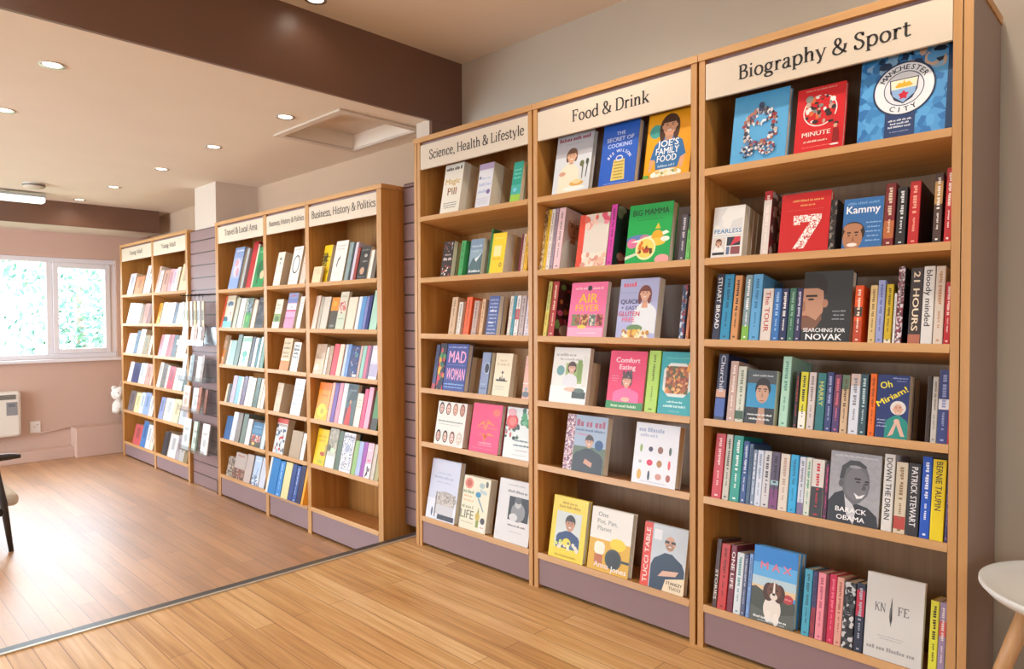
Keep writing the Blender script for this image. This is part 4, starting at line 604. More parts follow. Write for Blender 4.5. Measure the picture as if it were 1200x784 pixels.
  dict(k='F', u=373, w=199, h=230, c='#e62f6c', t=28, a='pinkorange', d='hot pink book with orange handwriting', hard=1),
  dict(k='F', u=604, w=167, h=230, c='#dde4e2', t=26, a='floral', d='white book with red and green flowers', hard=1),
 ]),
 ('sci', 5, [
  dict(k='F', u=42, w=223, h=301, c='#cfd3e6', t=30, a='armchair', d='pale lilac book with a wicker armchair photo', hard=1),
  dict(k='F', u=298, w=189, h=254, c='#e4dfc6', t=46, a='life', d='cream book titled with tiny coloured objects', hard=1),
  dict(k='F', u=545, w=219, h=279, c='#dcdadb', t=24, a='photowhite', d='white book with a black and white photo in centre', hard=1),
 ]),
 ('bus', 0, [
  dict(k='F', u=43, w=101, h=102, c='#f0d8b0', t=14, a='plainlines', d='small cream paperback in front of a yellow one', front=1),
  dict(k='F', u=76, w=96, h=248, c='#f0cc20', t=30, n=2, a='yellowblack', d='yellow and black paperback behind a small cream one', sb=26),
  dict(k='F', u=254, w=135, h=252, c='#ece9e2', t=52, a='feather', d='white paperback with one dark feather'),
  dict(k='S', u=408, w=40, h=233, c='#8a9ea0', D=130),
  dict(k='S', u=473, w=27, h=230, c='#d5cddd', D=130),
  dict(k='S', u=501, w=28, h=195, c='#9c3f3a', D=130),
  dict(k='F', u=540, w=99, h=195, c='#34373a', t=24, a='blackmoon', d='black paperback with a small tan moon'),
  dict(k='S', u=649, w=33, h=169, c='#ece8de', D=125, d='white spine'),
  dict(k='S', u=689, w=30, h=160, c='#6c645a', D=125),
 ]),
 ('bus', 1, [
  dict(k='S', u=25, w=53, h=213, c='#f0d6c6', D=130),
  dict(k='S', u=91, w=30, h=204, c='#b9b1a2', D=130),
  dict(k='S', u=125, w=77, h=203, c='#d3cabb', D=130),
  dict(k='F', u=222, w=83, h=197, c='#4c4438', t=30, a='orangedark', d='dark paperback with orange top'),
  dict(k='F', u=308, w=88, h=230, c='#d6d0bc', t=20, a='redtext', d='beige paperback with red lettering'),
  dict(k='S', u=410, w=90, h=194, c='#ecd9c4', D=130, d='cream and peach wide spine'),
  dict(k='S', u=514, w=32, h=196, c='#e2eaf0', D=130),
  dict(k='S', u=549, w=41, h=195, c='#5894c8', D=130),
  dict(k='S', u=592, w=26, h=194, c='#7c82be', D=130),
  dict(k='S', u=619, w=32, h=201, c='#1c286e', D=130),
  dict(k='S', u=662, w=71, h=228, c='#add6c4', D=140, d='tall mint spine'),
 ]),
 ('bus', 2, [
  dict(k='F', u=40, w=114, h=189, c='#d6bfa0', t=26, a='oldmap', d='tan paperback with faded painting'),
  dict(k='S', u=162, w=28, h=171, c='#e6d8c2', D=130),
  dict(k='S', u=195, w=44, h=180, c='#ad8c70', D=130),
  dict(k='S', u=244, w=57, h=194, c='#d83c4a', D=135, d='red spine'),
  dict(k='S', u=305, w=49, h=193, c='#efceb6', D=130),
  dict(k='S', u=369, w=29, h=193, c='#bcc9dd', D=130),
  dict(k='S', u=400, w=31, h=194, c='#6c90c6', D=130),
  dict(k='F', u=434, w=93, h=186, c='#1c3272', t=24, a='navydots', d='navy paperback with small coloured figures'),
  dict(k='S', u=529, w=23, h=187, c='#c9a8a0', D=130),
  dict(k='S', u=556, w=35, h=189, c='#90c4b4', D=130),
  dict(k='S', u=594, w=29, h=192, c='#cf6a8a', D=130, d='rose pink spine'),
  dict(k='S', u=624, w=19, h=193, c='#7c5a7a', D=130),
  dict(k='F', u=648, w=83, h=194, c='#e2dce6', t=24, a='lilacfoot', d='white paperback with lilac foot'),
 ]),
 ('bus', 3, [
  dict(k='F', u=54, w=141, h=234, c='#f0952a', t=26, a='orangeyellow', d='orange and yellow paperback'),
  dict(k='S', u=199, w=33, h=240, c='#f4ad94', D=135),
  dict(k='S', u=235, w=43, h=240, c='#6c4a98', D=135, d='violet spine'),
  dict(k='S', u=282, w=43, h=243, c='#dc8c9e', D=135),
  dict(k='S', u=329, w=36, h=244, c='#d9e0de', D=135),
  dict(k='F', u=367, w=121, h=244, c='#4c5a5c', t=22, a='redstreet', d='dark paperback with red figure'),
  dict(k='F', u=492, w=60, h=195, c='#e4dccb', t=22, a='plainlines', d='small cream paperback beside a red figure one'),
  dict(k='S', u=558, w=35, h=225, c='#e04a78', D=135, d='deep pink spine'),
  dict(k='S', u=597, w=46, h=238, c='#e6a4ba', D=140, d='pale pink spine'),
  dict(k='S', u=669, w=58, h=221, c='#4c8044', D=130, b=[(0, 0.3, '#3a2f28')], d='green spine with dark foot'),
 ]),
 ('bus', 4, [
  dict(k='F', u=31, w=131, h=222, c='#f0c81c', t=26, a='yellowbird', d='bright yellow paperback with small brown bird'),
  dict(k='F', u=172, w=100, h=239, c='#c4c8b8', t=24, a='greyleaf', d='grey and white paperback with leaves'),
  dict(k='S', u=278, w=49, h=234, c='#5c6e5e', D=135),
  dict(k='F', u=331, w=123, h=232, c='#e8e8ec', t=30, a='patternwhite', d='white paperback covered in small black pattern'),
  dict(k='S', u=464, w=41, h=197, c='#93b874', D=130),
  dict(k='S', u=507, w=43, h=197, c='#adb9de', D=130),
  dict(k='S', u=553, w=38, h=199, c='#9e4fa6', D=130, d='purple spine'),
  dict(k='F', u=594, w=59, h=199, c='#eebccb', t=28, a='pinkwhite', d='pink and white paperback'),
  dict(k='S', u=661, w=34, h=198, c='#ccc0b0', D=130),
  dict(k='S', u=701, w=39, h=197, c='#aca474', D=130),
 ]),
 ('nar', 0, [
  dict(k='F', u=91, w=98, h=235, c='#eee8da', t=70, a='smallmark', d='cream paperback with small grey mark'),
  dict(k='F', u=301, w=124, h=257, c='#f0ece6', t=70, a='ring', d='white paperback with thin black ring'),
  dict(k='F', u=452, w=70, h=228, c='#d9c9ba', t=40, a='plainlines', d='beige paperback next to the black ring one'),
 ]),
 ('nar', 1, [
  dict(k='F', u=72, w=99, h=201, c='#ece6d2', t=62, a='creamgreen', d='cream paperback with green landscape'),
  dict(k='F', u=234, w=127, h=241, c='#cf9cc0', t=30, a='pinkblue', d='pink and blue striped tall paperback'),
  dict(k='F', u=398, w=55, h=213, c='#eee8e0', t=50, a='plainlines', d='white narrow paperback near pink striped one'),
 ]),
 ('nar', 2, [
  dict(k='F', u=171, w=118, h=218, c='#d8b58a', t=50, a='orangefoot', d='tan paperback with orange foot'),
  dict(k='F', u=317, w=92, h=193, c='#f0eee8', t=70, a='blacktext', d='white paperback with heavy black lettering'),
 ]),
 ('nar', 3, [
  dict(k='F', u=83, w=82, h=196, c='#cdb79a', t=95, a='plainlines', d='tan thick paperback alone at the shelf end'),
  dict(k='F', u=310, w=129, h=239, c='#e2e6f0', t=60, a='paleblue', d='pale blue white tall paperback'),
 ]),
 ('nar', 4, [
  dict(k='F', u=64, w=145, h=236, c='#d9dcd9', t=50, a='stripes', d='paperback with red and blue pebbled stripes'),
  dict(k='S', u=288, w=136, h=176, c='#b09a80', D=120, d='brown wide spine below a dark gap'),
  dict(k='F', u=434, w=47, h=171, c='#eceae2', t=50, a='plainlines', d='white narrow paperback beside wide brown spine'),
 ]),
 ('nar', 5, [
  dict(k='S', u=42, w=26, h=247, c='#e6ece6', D=160, sb=-46),
  dict(k='S', u=72, w=104, h=248, c='#1479bd', D=160, sb=-46, d='thick bright blue spine'),
  dict(k='S', u=183, w=64, h=230, c='#2f86d0', D=140, sb=-46, bars='#cfe2f2'),
  dict(k='S', u=258, w=87, h=234, c='#ddd49c', D=140, sb=-46, d='pale yellow spine between blue ones'),
  dict(k='S', u=351, w=52, h=233, c='#1d4082', D=140, sb=-46),
  dict(k='S', u=409, w=47, h=230, c='#264f94', D=140, sb=-46, bars='#cfd8ea'),
  dict(k='S', u=460, w=56, h=239, c='#22254e', D=140, sb=-46),
  dict(k='S', u=523, w=23.5, h=240, c='#f4a428', D=130, sb=-46, d='orange spine'),
 ]),
 ('trav', 0, [
  dict(k='F', u=174, w=175, h=322, c='#a9b6d6', t=24, a='bluepink', d='pale blue guide with pink figures'),
  dict(k='S', u=380, w=40, h=303, c='#b4b8b8', D=130),
  dict(k='S', u=471, w=72, h=345, c='#c02830', D=150, d='tall red spine'),
  dict(k='S', u=549, w=23, h=323, c='#e6dcc6', D=150),
  dict(k='F', u=575, w=157, h=297, c='#2a9456', t=24, a='greentree', d='green guide with tree picture'),
 ]),
 ('trav', 1, [
  dict(k='S', u=24, w=33, h=256, c='#d05a3c', D=140, d='orange red spine'),
  dict(k='F', u=64, w=145, h=251, c='#dcd3bc', t=24, a='bluefoot', d='cream guide with blue shore'),
  dict(k='S', u=237, w=56, h=228, c='#b8bca8', D=130),
  dict(k='S', u=307, w=89, h=223, c='#d6d2d2', D=130),
  dict(k='F', u=410, w=106, h=221, c='#6f8578', t=24, a='greenstripe', d='dark guide with green foliage'),
  dict(k='S', u=535, w=58, h=205, c='#ddcebc', D=130),
  dict(k='F', u=606, w=119, h=221, c='#3c383c', t=24, a='darkphoto', d='black photo guide'),
 ]),
 ('trav', 2, [
  dict(k='F', u=24, w=53, h=224, c='#c87c38', t=22, a='oldmap', d='brown orange guide'),
  dict(k='S', u=122, w=26, h=187, c='#ece2d0', D=130),
  dict(k='S', u=154, w=90, h=187, c='#93b4ac', D=130),
  dict(k='S', u=250, w=70, h=234, c='#5c6e64', D=135),
  dict(k='F', u=334, w=148, h=221, c='#cfe2d0', t=24, a='mint', d='mint green guide'),
  dict(k='S', u=495, w=39, h=219, c='#3c3c48', D=130),
  dict(k='S', u=541, w=45, h=214, c='#e6e4e0', D=130),
  dict(k='S', u=593, w=29, h=212, c='#2c7078', D=130),
  dict(k='S', u=627, w=33, h=221, c='#cfe0de', D=135),
  dict(k='S', u=668, w=53, h=204, c='#5c806e', D=130),
 ]),
 ('trav', 3, [
  dict(k='S', u=88, w=29, h=140, c='#e0c6a4', D=120),
  dict(k='S', u=122, w=42, h=142, c='#4a4640', D=120),
  dict(k='S', u=171, w=71, h=208, c='#b6aab8', D=130),
  dict(k='S', u=249, w=60, h=206, c='#7fb6d0', D=130),
  dict(k='S', u=312, w=30, h=204, c='#e8ecea', D=130),
  dict(k='S', u=353, w=57, h=212, c='#6c5a74', D=130),
  dict(k='S', u=419, w=56, h=213, c='#e8e8e2', D=130),
  dict(k='S', u=481, w=62, h=207, c='#e2e6da', D=130),
  dict(k='S', u=559, w=60, h=212, c='#4c6058', D=130),
  dict(k='S', u=627, w=40, h=210, c='#dccfb4', D=130),
  dict(k='S', u=674, w=43, h=189, c='#e4e0d8', D=130),
 ]),
 ('trav', 4, [
  dict(k='S', u=61, w=102, h=177, c='#275c96', D=125, d='blue spine'),
  dict(k='S', u=166, w=77, h=215, c='#d8dcea', D=135),
  dict(k='S', u=248, w=73, h=213, c='#8c8682', D=135),
  dict(k='S', u=339, w=71, h=216, c='#70827a', D=135),
  dict(k='S', u=418, w=72, h=187, c='#e0e0e0', D=125),
  dict(k='F', u=507, w=154, h=175, c='#3a7098', t=22, a='redshore', d='blue guide with red town photo'),
  dict(k='S', u=667, w=56, h=182, c='#ccd8e0', D=125),
 ]),
 ('trav', 5, [
  dict(k='S', u=96, w=104, h=147, c='#a89c8c', D=125, pt='mix:#b8ac9c,#5a4a44,#8a7a6c:26'),
  dict(k='F', u=209, w=180, h=191, c='#b5a49a', t=22, a='brownphoto', d='beige guide with brown crowd photo'),
  dict(k='S', u=395, w=101, h=202, c='#beb0aa', D=125),
  dict(k='F', u=519, w=108, h=206, c='#b9d0ec', t=22, a='lightblue', d='pale sky blue guide'),
  dict(k='S', u=636, w=81, h=208, c='#ccd4e4', D=125),
 ]),
 ('far1', 0, [
  dict(k='S', u=130, w=169, h=214, c='#d6cfe0'),
  dict(k='S', u=337, w=223, h=173, c='#d8824a'),
  dict(k='S', u=589, w=90, h=272, c='#eee6ea'),
  dict(k='S', u=691, w=81, h=190, c='#e6ecec'),
 ]),
 ('far1', 1, [
  dict(k='S', u=103, w=131, h=207, c='#e6f0f2'),
  dict(k='S', u=242, w=132, h=200, c='#dcecee'),
  dict(k='S', u=387, w=75, h=197, c='#f0eee8'),
  dict(k='S', u=469, w=78, h=183, c='#8a6a50'),
  dict(k='S', u=559, w=107, h=194, c='#c07a68'),
  dict(k='S', u=671, w=100, h=192, c='#8a4a4a'),
 ]),
 ('far1', 2, [
  dict(k='S', u=71, w=111, h=197, c='#e8c8cc'),
  dict(k='S', u=187, w=103, h=198, c='#cfe2ea'),
  dict(k='S', u=298, w=88, h=226, c='#1f4462'),
  dict(k='S', u=399, w=131, h=240, c='#e6eef2'),
  dict(k='S', u=539, w=138, h=186, c='#8a6f44'),
  dict(k='S', u=696, w=63, h=180, c='#ecdfc4'),
 ]),
 ('far1', 3, [
  dict(k='S', u=102, w=105, h=198, c='#e4dfea'),
  dict(k='S', u=220, w=190, h=190, c='#2c3868'),
  dict(k='S', u=418, w=103, h=198, c='#c9d2e2'),
  dict(k='S', u=533, w=48, h=199, c='#f0eee8'),
  dict(k='S', u=594, w=118, h=197, c='#c89a8e'),
  dict(k='S', u=723, w=46, h=186, c='#e8b8a8'),
 ]),
 ('far1', 4, [
  dict(k='S', u=93, w=165, h=197, c='#746a6c'),
  dict(k='S', u=277, w=133, h=190, c='#e8dfa6'),
  dict(k='S', u=417, w=103, h=201, c='#c9d6e2'),
  dict(k='S', u=528, w=144, h=209, c='#8fa8d0'),
  dict(k='S', u=682, w=105, h=189, c='#e2e2e2'),
 ]),
 ('far1', 5, [
  dict(k='S', u=224, w=209, h=193, c='#c8585c'),
  dict(k='S', u=440, w=132, h=247, c='#3f7ab8'),
  dict(k='S', u=579, w=114, h=224, c='#dfe6ee'),
  dict(k='S', u=703, w=80, h=200, c='#ead9c8'),
 ]),
 ('far2', 0, [
  dict(k='S', u=24, w=43, h=247, c='#f0dcd0'),
  dict(k='S', u=78, w=77, h=205, c='#e6e6ea'),
  dict(k='S', u=176, w=128, h=200, c='#c89c8c'),
  dict(k='S', u=315, w=83, h=205, c='#d8a0a8'),
  dict(k='S', u=404, w=65, h=200, c='#e0c8dc'),
  dict(k='S', u=473, w=76, h=212, c='#f0ddd0'),
  dict(k='S', u=588, w=173, h=236, c='#e4cda8'),
 ]),
 ('far2', 1, [
  dict(k='S', u=44, w=77, h=191, c='#f0a832'),
  dict(k='S', u=143, w=97, h=197, c='#dfd2c8'),
  dict(k='S', u=251, w=105, h=191, c='#ecebef'),
  dict(k='S', u=360, w=78, h=193, c='#e2e2ea'),
  dict(k='S', u=448, w=60, h=184, c='#4a5a70'),
  dict(k='S', u=518, w=99, h=186, c='#dfe4ee'),
  dict(k='S', u=627, w=143, h=184, c='#e2e8e4'),
 ]),
 ('far2', 2, [
  dict(k='S', u=76, w=77, h=196, c='#c0808a'),
  dict(k='S', u=157, w=103, h=197, c='#eee6ec'),
  dict(k='S', u=264, w=69, h=198, c='#a83c48'),
  dict(k='S', u=338, w=48, h=199, c='#c85a64'),
  dict(k='S', u=390, w=98, h=196, c='#2a2a36'),
  dict(k='S', u=507, w=99, h=194, c='#e2e6ee'),
  dict(k='S', u=610, w=93, h=192, c='#dfe8e6'),
 ]),
 ('far2', 3, [
  dict(k='S', u=24, w=85, h=226, c='#eef0ea'),
  dict(k='S', u=120, w=97, h=215, c='#6f6a66'),
  dict(k='S', u=228, w=42, h=204, c='#f0e4e0'),
  dict(k='S', u=274, w=141, h=198, c='#b8485a'),
  dict(k='S', u=426, w=91, h=194, c='#e6ecea'),
  dict(k='S', u=527, w=98, h=195, c='#c8dce0'),
  dict(k='S', u=635, w=86, h=192, c='#4a6a6a'),
 ]),
 ('far2', 4, [
  dict(k='S', u=53, w=105, h=196, c='#8f9ecb'),
  dict(k='S', u=178, w=196, h=200, c='#e6eef0'),
  dict(k='S', u=380, w=146, h=204, c='#efe0b4'),
  dict(k='S', u=541, w=204, h=200, c='#c2cad6'),
 ]),
 ('far2', 5, [
  dict(k='S', u=123, w=65, h=204, c='#3a3a40'),
  dict(k='S', u=188.6, w=73.4, h=217, c='#2a2c34'),
  dict(k='S', u=274, w=180, h=203, c='#dadada'),
  dict(k='S', u=460, w=69, h=213, c='#a8a0a8'),
  dict(k='S', u=535, w=103, h=216, c='#b8b8b4'),
  dict(k='S', u=644, w=75, h=212, c='#8a7a5a'),
 ]),
]
# ------------------------------------------------------------------ books
EPS = 1.2e-5
def draw(art, mb, tb, W, H, P, seed=1):
    """Lay art on a face. P(x, y, k) -> point for x in 0..W metres, y in 0..H metres, layer k."""
    q = random.Random(seed); k = 2
    def poly(pts, c): mb.face([P(x, y, k) for x, y in pts], mat(c))
    def tri(V, Fc, f, c):
        m3 = max(len(V) // 3, 1); tb.add([P(*f(x, y), k + .8 * (i // m3)) for i, (x, y) in enumerate(V)], Fc, mat(c, .5))
    def clampx(v): return min(max(v, 0), W)
    def clampy(v): return min(max(v, 0), H)
    for a in art:
        k += 3; t = a[0]
        if t in ('r', 'rr'):
            x0, y0, x1, y1 = clampx(a[1] * W), clampy(a[2] * H), clampx(a[3] * W), clampy(a[4] * H)
            if t == 'r': poly([(x0, y0), (x1, y0), (x1, y1), (x0, y1)], a[5])
            else:
                e = min(x1 - x0, y1 - y0) * .22
                poly([(x0 + e, y0), (x1 - e, y0), (x1, y0 + e), (x1, y1 - e), (x1 - e, y1), (x0 + e, y1), (x0, y1 - e), (x0, y0 + e)], a[5])
        elif t == 'm': poly([(a[1] * W, a[2] * H), (a[3] * W, a[2] * H), (a[3] * W, a[4] * H), (a[1] * W, a[4] * H)], a[5])
        elif t in ('e', 'y'):
            n = a[6] if len(a) > 6 else (9 if t == 'y' else 22)
            poly([(clampx(a[1] * W + a[3] * W * math.cos(i / n * 6.2832)), clampy(a[2] * H + a[4] * W * math.sin(i / n * 6.2832))) for i in range(n)], a[5])
        elif t == 'arc':
            poly([(clampx(a[1] * W + a[3] * W * math.cos(i / 14 * 3.1416)), clampy(a[2] * H + a[4] * W * math.sin(i / 14 * 3.1416))) for i in range(15)], a[5])
        elif t == 'sh':
            _, cx, y0, y1, wd, c = a; hh = y1 - y0
            poly([(clampx((cx + s * wd * fx) * W), (y0 + hh * fy) * H) for s, fx, fy in ((-1, .5, 0), (1, .5, 0), (1, .5, .62), (1, .42, .8), (1, .26, .9), (1, .11, 1), (-1, .11, 1), (-1, .26, .9), (-1, .42, .8), (-1, .5, .62))], c)
        elif t == 'p': poly([(clampx(x * W), clampy(y * H)) for x, y in a[1]], a[2])
        elif t == 'ring':
            cx, cy, rx, ry, th = a[1] * W, a[2] * H, a[3] * W, a[4] * W, a[5] * W; n = 32
            for i in range(n):
                u, v = i / n * 6.2832, (i + 1) / n * 6.2832
                poly([(cx + (rx - th) * math.cos(u), cy + (ry - th) * math.sin(u)), (cx + rx * math.cos(u), cy + ry * math.sin(u)), (cx + rx * math.cos(v), cy + ry * math.sin(v)), (cx + (rx - th) * math.cos(v), cy + (ry - th) * math.sin(v))], a[6])
        elif t == 'star':
            poly([(a[1] * W + a[3] * W * (1 if i % 2 == 0 else .62) * math.sin(i / 10 * 6.2832), a[2] * H + a[3] * W * (1 if i % 2 == 0 else .62) * math.cos(i / 10 * 6.2832)) for i in range(10)], a[4])
        elif t == 'b':
            x0, x1 = (a[1] - a[3] / 2) * W, (a[1] + a[3] / 2) * W; h = a[4] * H; x = x0; yc = a[2] * H
            ch = max(h * .75, .0012)
            while x < x1 - ch * .4:
                wd = q.randint(2, 7)
                for _ in range(wd):
                    if x > x1 - ch * .3: break
                    w = ch * q.uniform(.55, .8); hh = h * q.choice((.72, .72, 1.0))
                    tb.face([P(max(x, 0), yc - h / 2, k), P(min(x + w, W), yc - h / 2, k), P(min(x + w, W), yc - h / 2 + hh, k), P(max(x, 0), yc - h / 2 + hh, k)], mat(a[5], .5)); x += w + ch * .22
                x += ch * .5
        elif t in ('t', 'T'):
            _, cx, cy, h, s, c = a[:6]; mw = (a[6] if len(a) > 6 else .9) * W
            V, Fc, w = text_mesh(s) if t == 't' else serif_text(s)
            if t == 'T': V = [(x / .7, y / .7) for x, y in V]; w /= .7
            hh = h * H; sx = min(hh * 1.15, mw / w)
            tri(V, Fc, lambda x, y: (cx * W + (x - w / 2) * sx, cy * H + y * hh), c)
        elif t == 'rt':
            _, cx, cy, h, s, c, ang, mw = a; V, Fc, w = text_mesh(s); hh = h * W; L = mw * (H if ang == 90 else W); sx = L / w
            ca, sa = math.cos(ang * D2R), math.sin(ang * D2R)
            def f(x, y):
                X, Y = (x - w / 2) * sx, (y - .5) * hh
                return (cx * W + X * ca - Y * sa, cy * H + X * sa + Y * ca)
            tri(V, Fc, f, c)
        elif t == 'arct':
            _, cx, cy, r, s, c, a0, a1, h = a[:9]; flip = len(a) > 9; n = len(s)
            for i, chh in enumerate(s):
                if chh == ' ': continue
                ang = (a0 + (a1 - a0) * (i + .5) / n) * D2R; V, Fc, w = text_mesh(chh); hh = h * W
                rot = ang - math.pi / 2 if not flip else ang + math.pi / 2
                def f(x, y, ang=ang, rot=rot, w=w):
                    X, Y = (x - w / 2) * hh, (y - .5) * hh
                    return (cx * W + r * W * math.cos(ang) + X * math.cos(rot) - Y * math.sin(rot), cy * H + r * W * math.sin(ang) + X * math.sin(rot) + Y * math.cos(rot))
                tri(V, Fc, f, c)

def make_book(root, k, w, h, c, o, seed, T, D, small=False, bare=False):
    """Parts of one book under root. Local axes: x along the shelf, y into the shelf, z up."""
    hard = o.get('hard') or k == 'S' and h > .19
    W, H = (D if k == 'S' else w), h
    b = .0022 if hard else .0006; ins = .003 if hard else .0003
    spine = mat(o['pt']) if o.get('pt') else mat(c, .38)
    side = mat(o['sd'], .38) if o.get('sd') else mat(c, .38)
    r = min(.0022, T * .2)
    outer = [(W, 0), (r, 0), (r * .3, r * .3), (0, r), (0, T - r), (r * .3, T - r * .3), (r, T), (W, T)]
    prof = outer + [(W, T - b), (b * 1.2, T - b), (b * 1.2, b), (W, b)]
    # turn a book that stands spine outwards
    M = Matrix.Identity(4) if k == 'F' else Matrix.Translation((T, 0, 0)) @ Matrix.Rotation(math.pi / 2, 4, 'Z')
    cov = MB(); cov.prism(prof, 0, H, side, lambda i: spine if 1 <= i <= 5 else side)
    tit = MB(); pm = PAGE if not o.get('tan') else PAGE2
    if small:
        pg = cov
    else: pg = MB()
    pg.box(b * 1.2, W - ins, b, T - b, ins, H - ins, pm)
    front = lambda x, y, kk: (x, -EPS * kk, y)
    spn = lambda x, y, kk: (-EPS * kk, T - x, y)
    if not bare:
        if k == 'F': draw(ART[o['a']], cov, tit, W, H, front, seed)
        elif o.get('sa'): draw(ART[o['sa']], cov, tit, W, H, front, seed)
        elif k == 'S' and not small: draw([('b', .5, .8, .7, .04, shade(c, .7))], cov, tit, W, H, front, seed)
        if k == 'S':
            for z0, z1, cc in o.get('b', []): cov.face([spn(r * .3, z0 * H, 2), spn(T - r * .3, z0 * H, 2), spn(T - r * .3, z1 * H, 2), spn(r * .3, z1 * H, 2)], mat(cc, .38))
            if o.get('tx'):
                V, Fc, tw = text_mesh(o['tx']); L = o.get('tw', .78) * H; top = o.get('ta', .95) * H; hh = min(T * .52, .016); sx = min(L / tw, hh * 2.1)
                m3 = len(V) // 3; tit.add([(-EPS * (6 + 2 * (i // m3)), T / 2 - (y - .5) * hh, top - x * sx) for i, (x, y) in enumerate(V)], Fc, mat(o.get('tc', '#e8e8e8'), .5))
            elif o.get('bars') or small is False:
                cc = o.get('bars') or shade(c, .62); q = random.Random(seed)
                z = H * .93; hh = min(T * .34, .0095)
                for part, stop in ((1, .48), (.62, .2)):
                    while z > H * stop:
                        for _ in range(q.randint(3, 8)):
                            if z < H * stop: break
                            l = hh * part * q.uniform(.5, .8); t0 = T / 2 - hh * part / 2; t1 = T / 2 + hh * part * q.choice((.25, .5, .5))
                            tit.face([(-EPS * 6, t1, z), (-EPS * 6, t1, z - l), (-EPS * 6, t0, z - l), (-EPS * 6, t0, z)], mat(cc, .5)); z -= l + hh * .2
                        z -= hh * .6
                    z = H * (stop - .06)
                cov.face([spn(T * .35, H * .035, 3), spn(T * .65, H * .035, 3), spn(T * .65, H * .06, 3), spn(T * .35, H * .06, 3)], mat(cc, .5))
    for f, mi in zip(tit.f, tit.mi): cov.face([tit.v[a] for a in f], tit.mats[mi])   # printed lettering belongs to the cover
    cov.build('cover', root, T=M)
    if not small: pg.build('page_block', root, T=M)

UNITS = dict(sci=(2.831, 2.031, 0), food=(2.021, 1.239, 0), bio=(1.229, .437, 0), trav=(5.315, 4.5235, 1), nar=(4.5235, 3.953, 1), bus=(3.953, 3.174, 1), far1=(7.606, 6.72, 2), far2=(6.72, 5.915, 2))
SHELF_Z = {0: [1.700, 1.387, 1.102, .822, .545, .157], 1: [1.405, 1.118, .838, .552, .268, -.010], 2: [1.425, 1.143, .853, .570, .282, -.035]}
TILT = {0: 10.5 * D2R, 1: 12.5 * D2R, 2: 12.5 * D2R}
FRONT = 2.213
def shelf_frame(bank):
    t = TILT[bank]; u = Vector((0, -1, 0)); w = Vector((math.cos(t), 0, -math.sin(t))); n = Vector((math.sin(t), 0, math.cos(t)))
    return u, w, n, Matrix((u, w, n)).transposed().to_euler()
SAY = dict(sci='science and health bookcase', food='food and drink bookcase', bio='biography and sport bookcase', bus='wide business history bookcase', nar='narrow business history bookcase', trav='travel bookcase')
NTH = 'first second third fourth fifth sixth seventh eighth ninth tenth eleventh twelfth thirteenth fourteenth fifteenth sixteenth seventeenth eighteenth nineteenth twentieth'.split() + ['twenty-' + x for x in 'first second third fourth fifth sixth seventh eighth ninth'.split()]
SHN = ['top', 'second', 'third', 'fourth', 'fifth', 'lowest']
def colour_name(c):
    r, g, b = [int(c[i:i + 2], 16) / 255 for i in (1, 3, 5)]
    mx, mn = max(r, g, b), min(r, g, b); v = mx; s = 0 if mx == 0 else (mx - mn) / mx
    if s < .13: return 'white' if v > .82 else 'pale grey' if v > .66 else 'grey' if v > .4 else 'charcoal' if v > .22 else 'black'
    h = {r: ((g - b) / (mx - mn)) % 6, g: (b - r) / (mx - mn) + 2, b: (r - g) / (mx - mn) + 4}[mx] * 60
    if v < .26: return 'dark ' + ('brown' if h < 40 else 'green' if h < 170 else 'navy' if h < 270 else 'purple')
    if s < .26 and v > .7: return 'cream' if h < 75 else 'pale green' if h < 170 else 'pale blue' if h < 250 else 'pale lilac' if h < 310 else 'pale pink'
    n = ('red' if h < 12 else 'orange' if h < 30 else 'yellow' if h < 62 else 'lime green' if h < 95 else 'green' if h < 165 else 'teal' if h < 195 else 'blue' if h < 245 else 'violet' if h < 285 else 'magenta' if h < 335 else 'crimson')
    if n in ('orange', 'yellow') and s < .5: n = 'tan' if v > .55 else 'brown'
    if n == 'orange' and v < .68: n = 'brown'
    if n in ('red', 'crimson', 'magenta') and s < .55 and v > .75: n = 'pink'
    if n in ('red', 'crimson', 'magenta') and v < .5: n = 'maroon'
    if n == 'blue' and v < .5: n = 'navy'
    return n
NB = 0
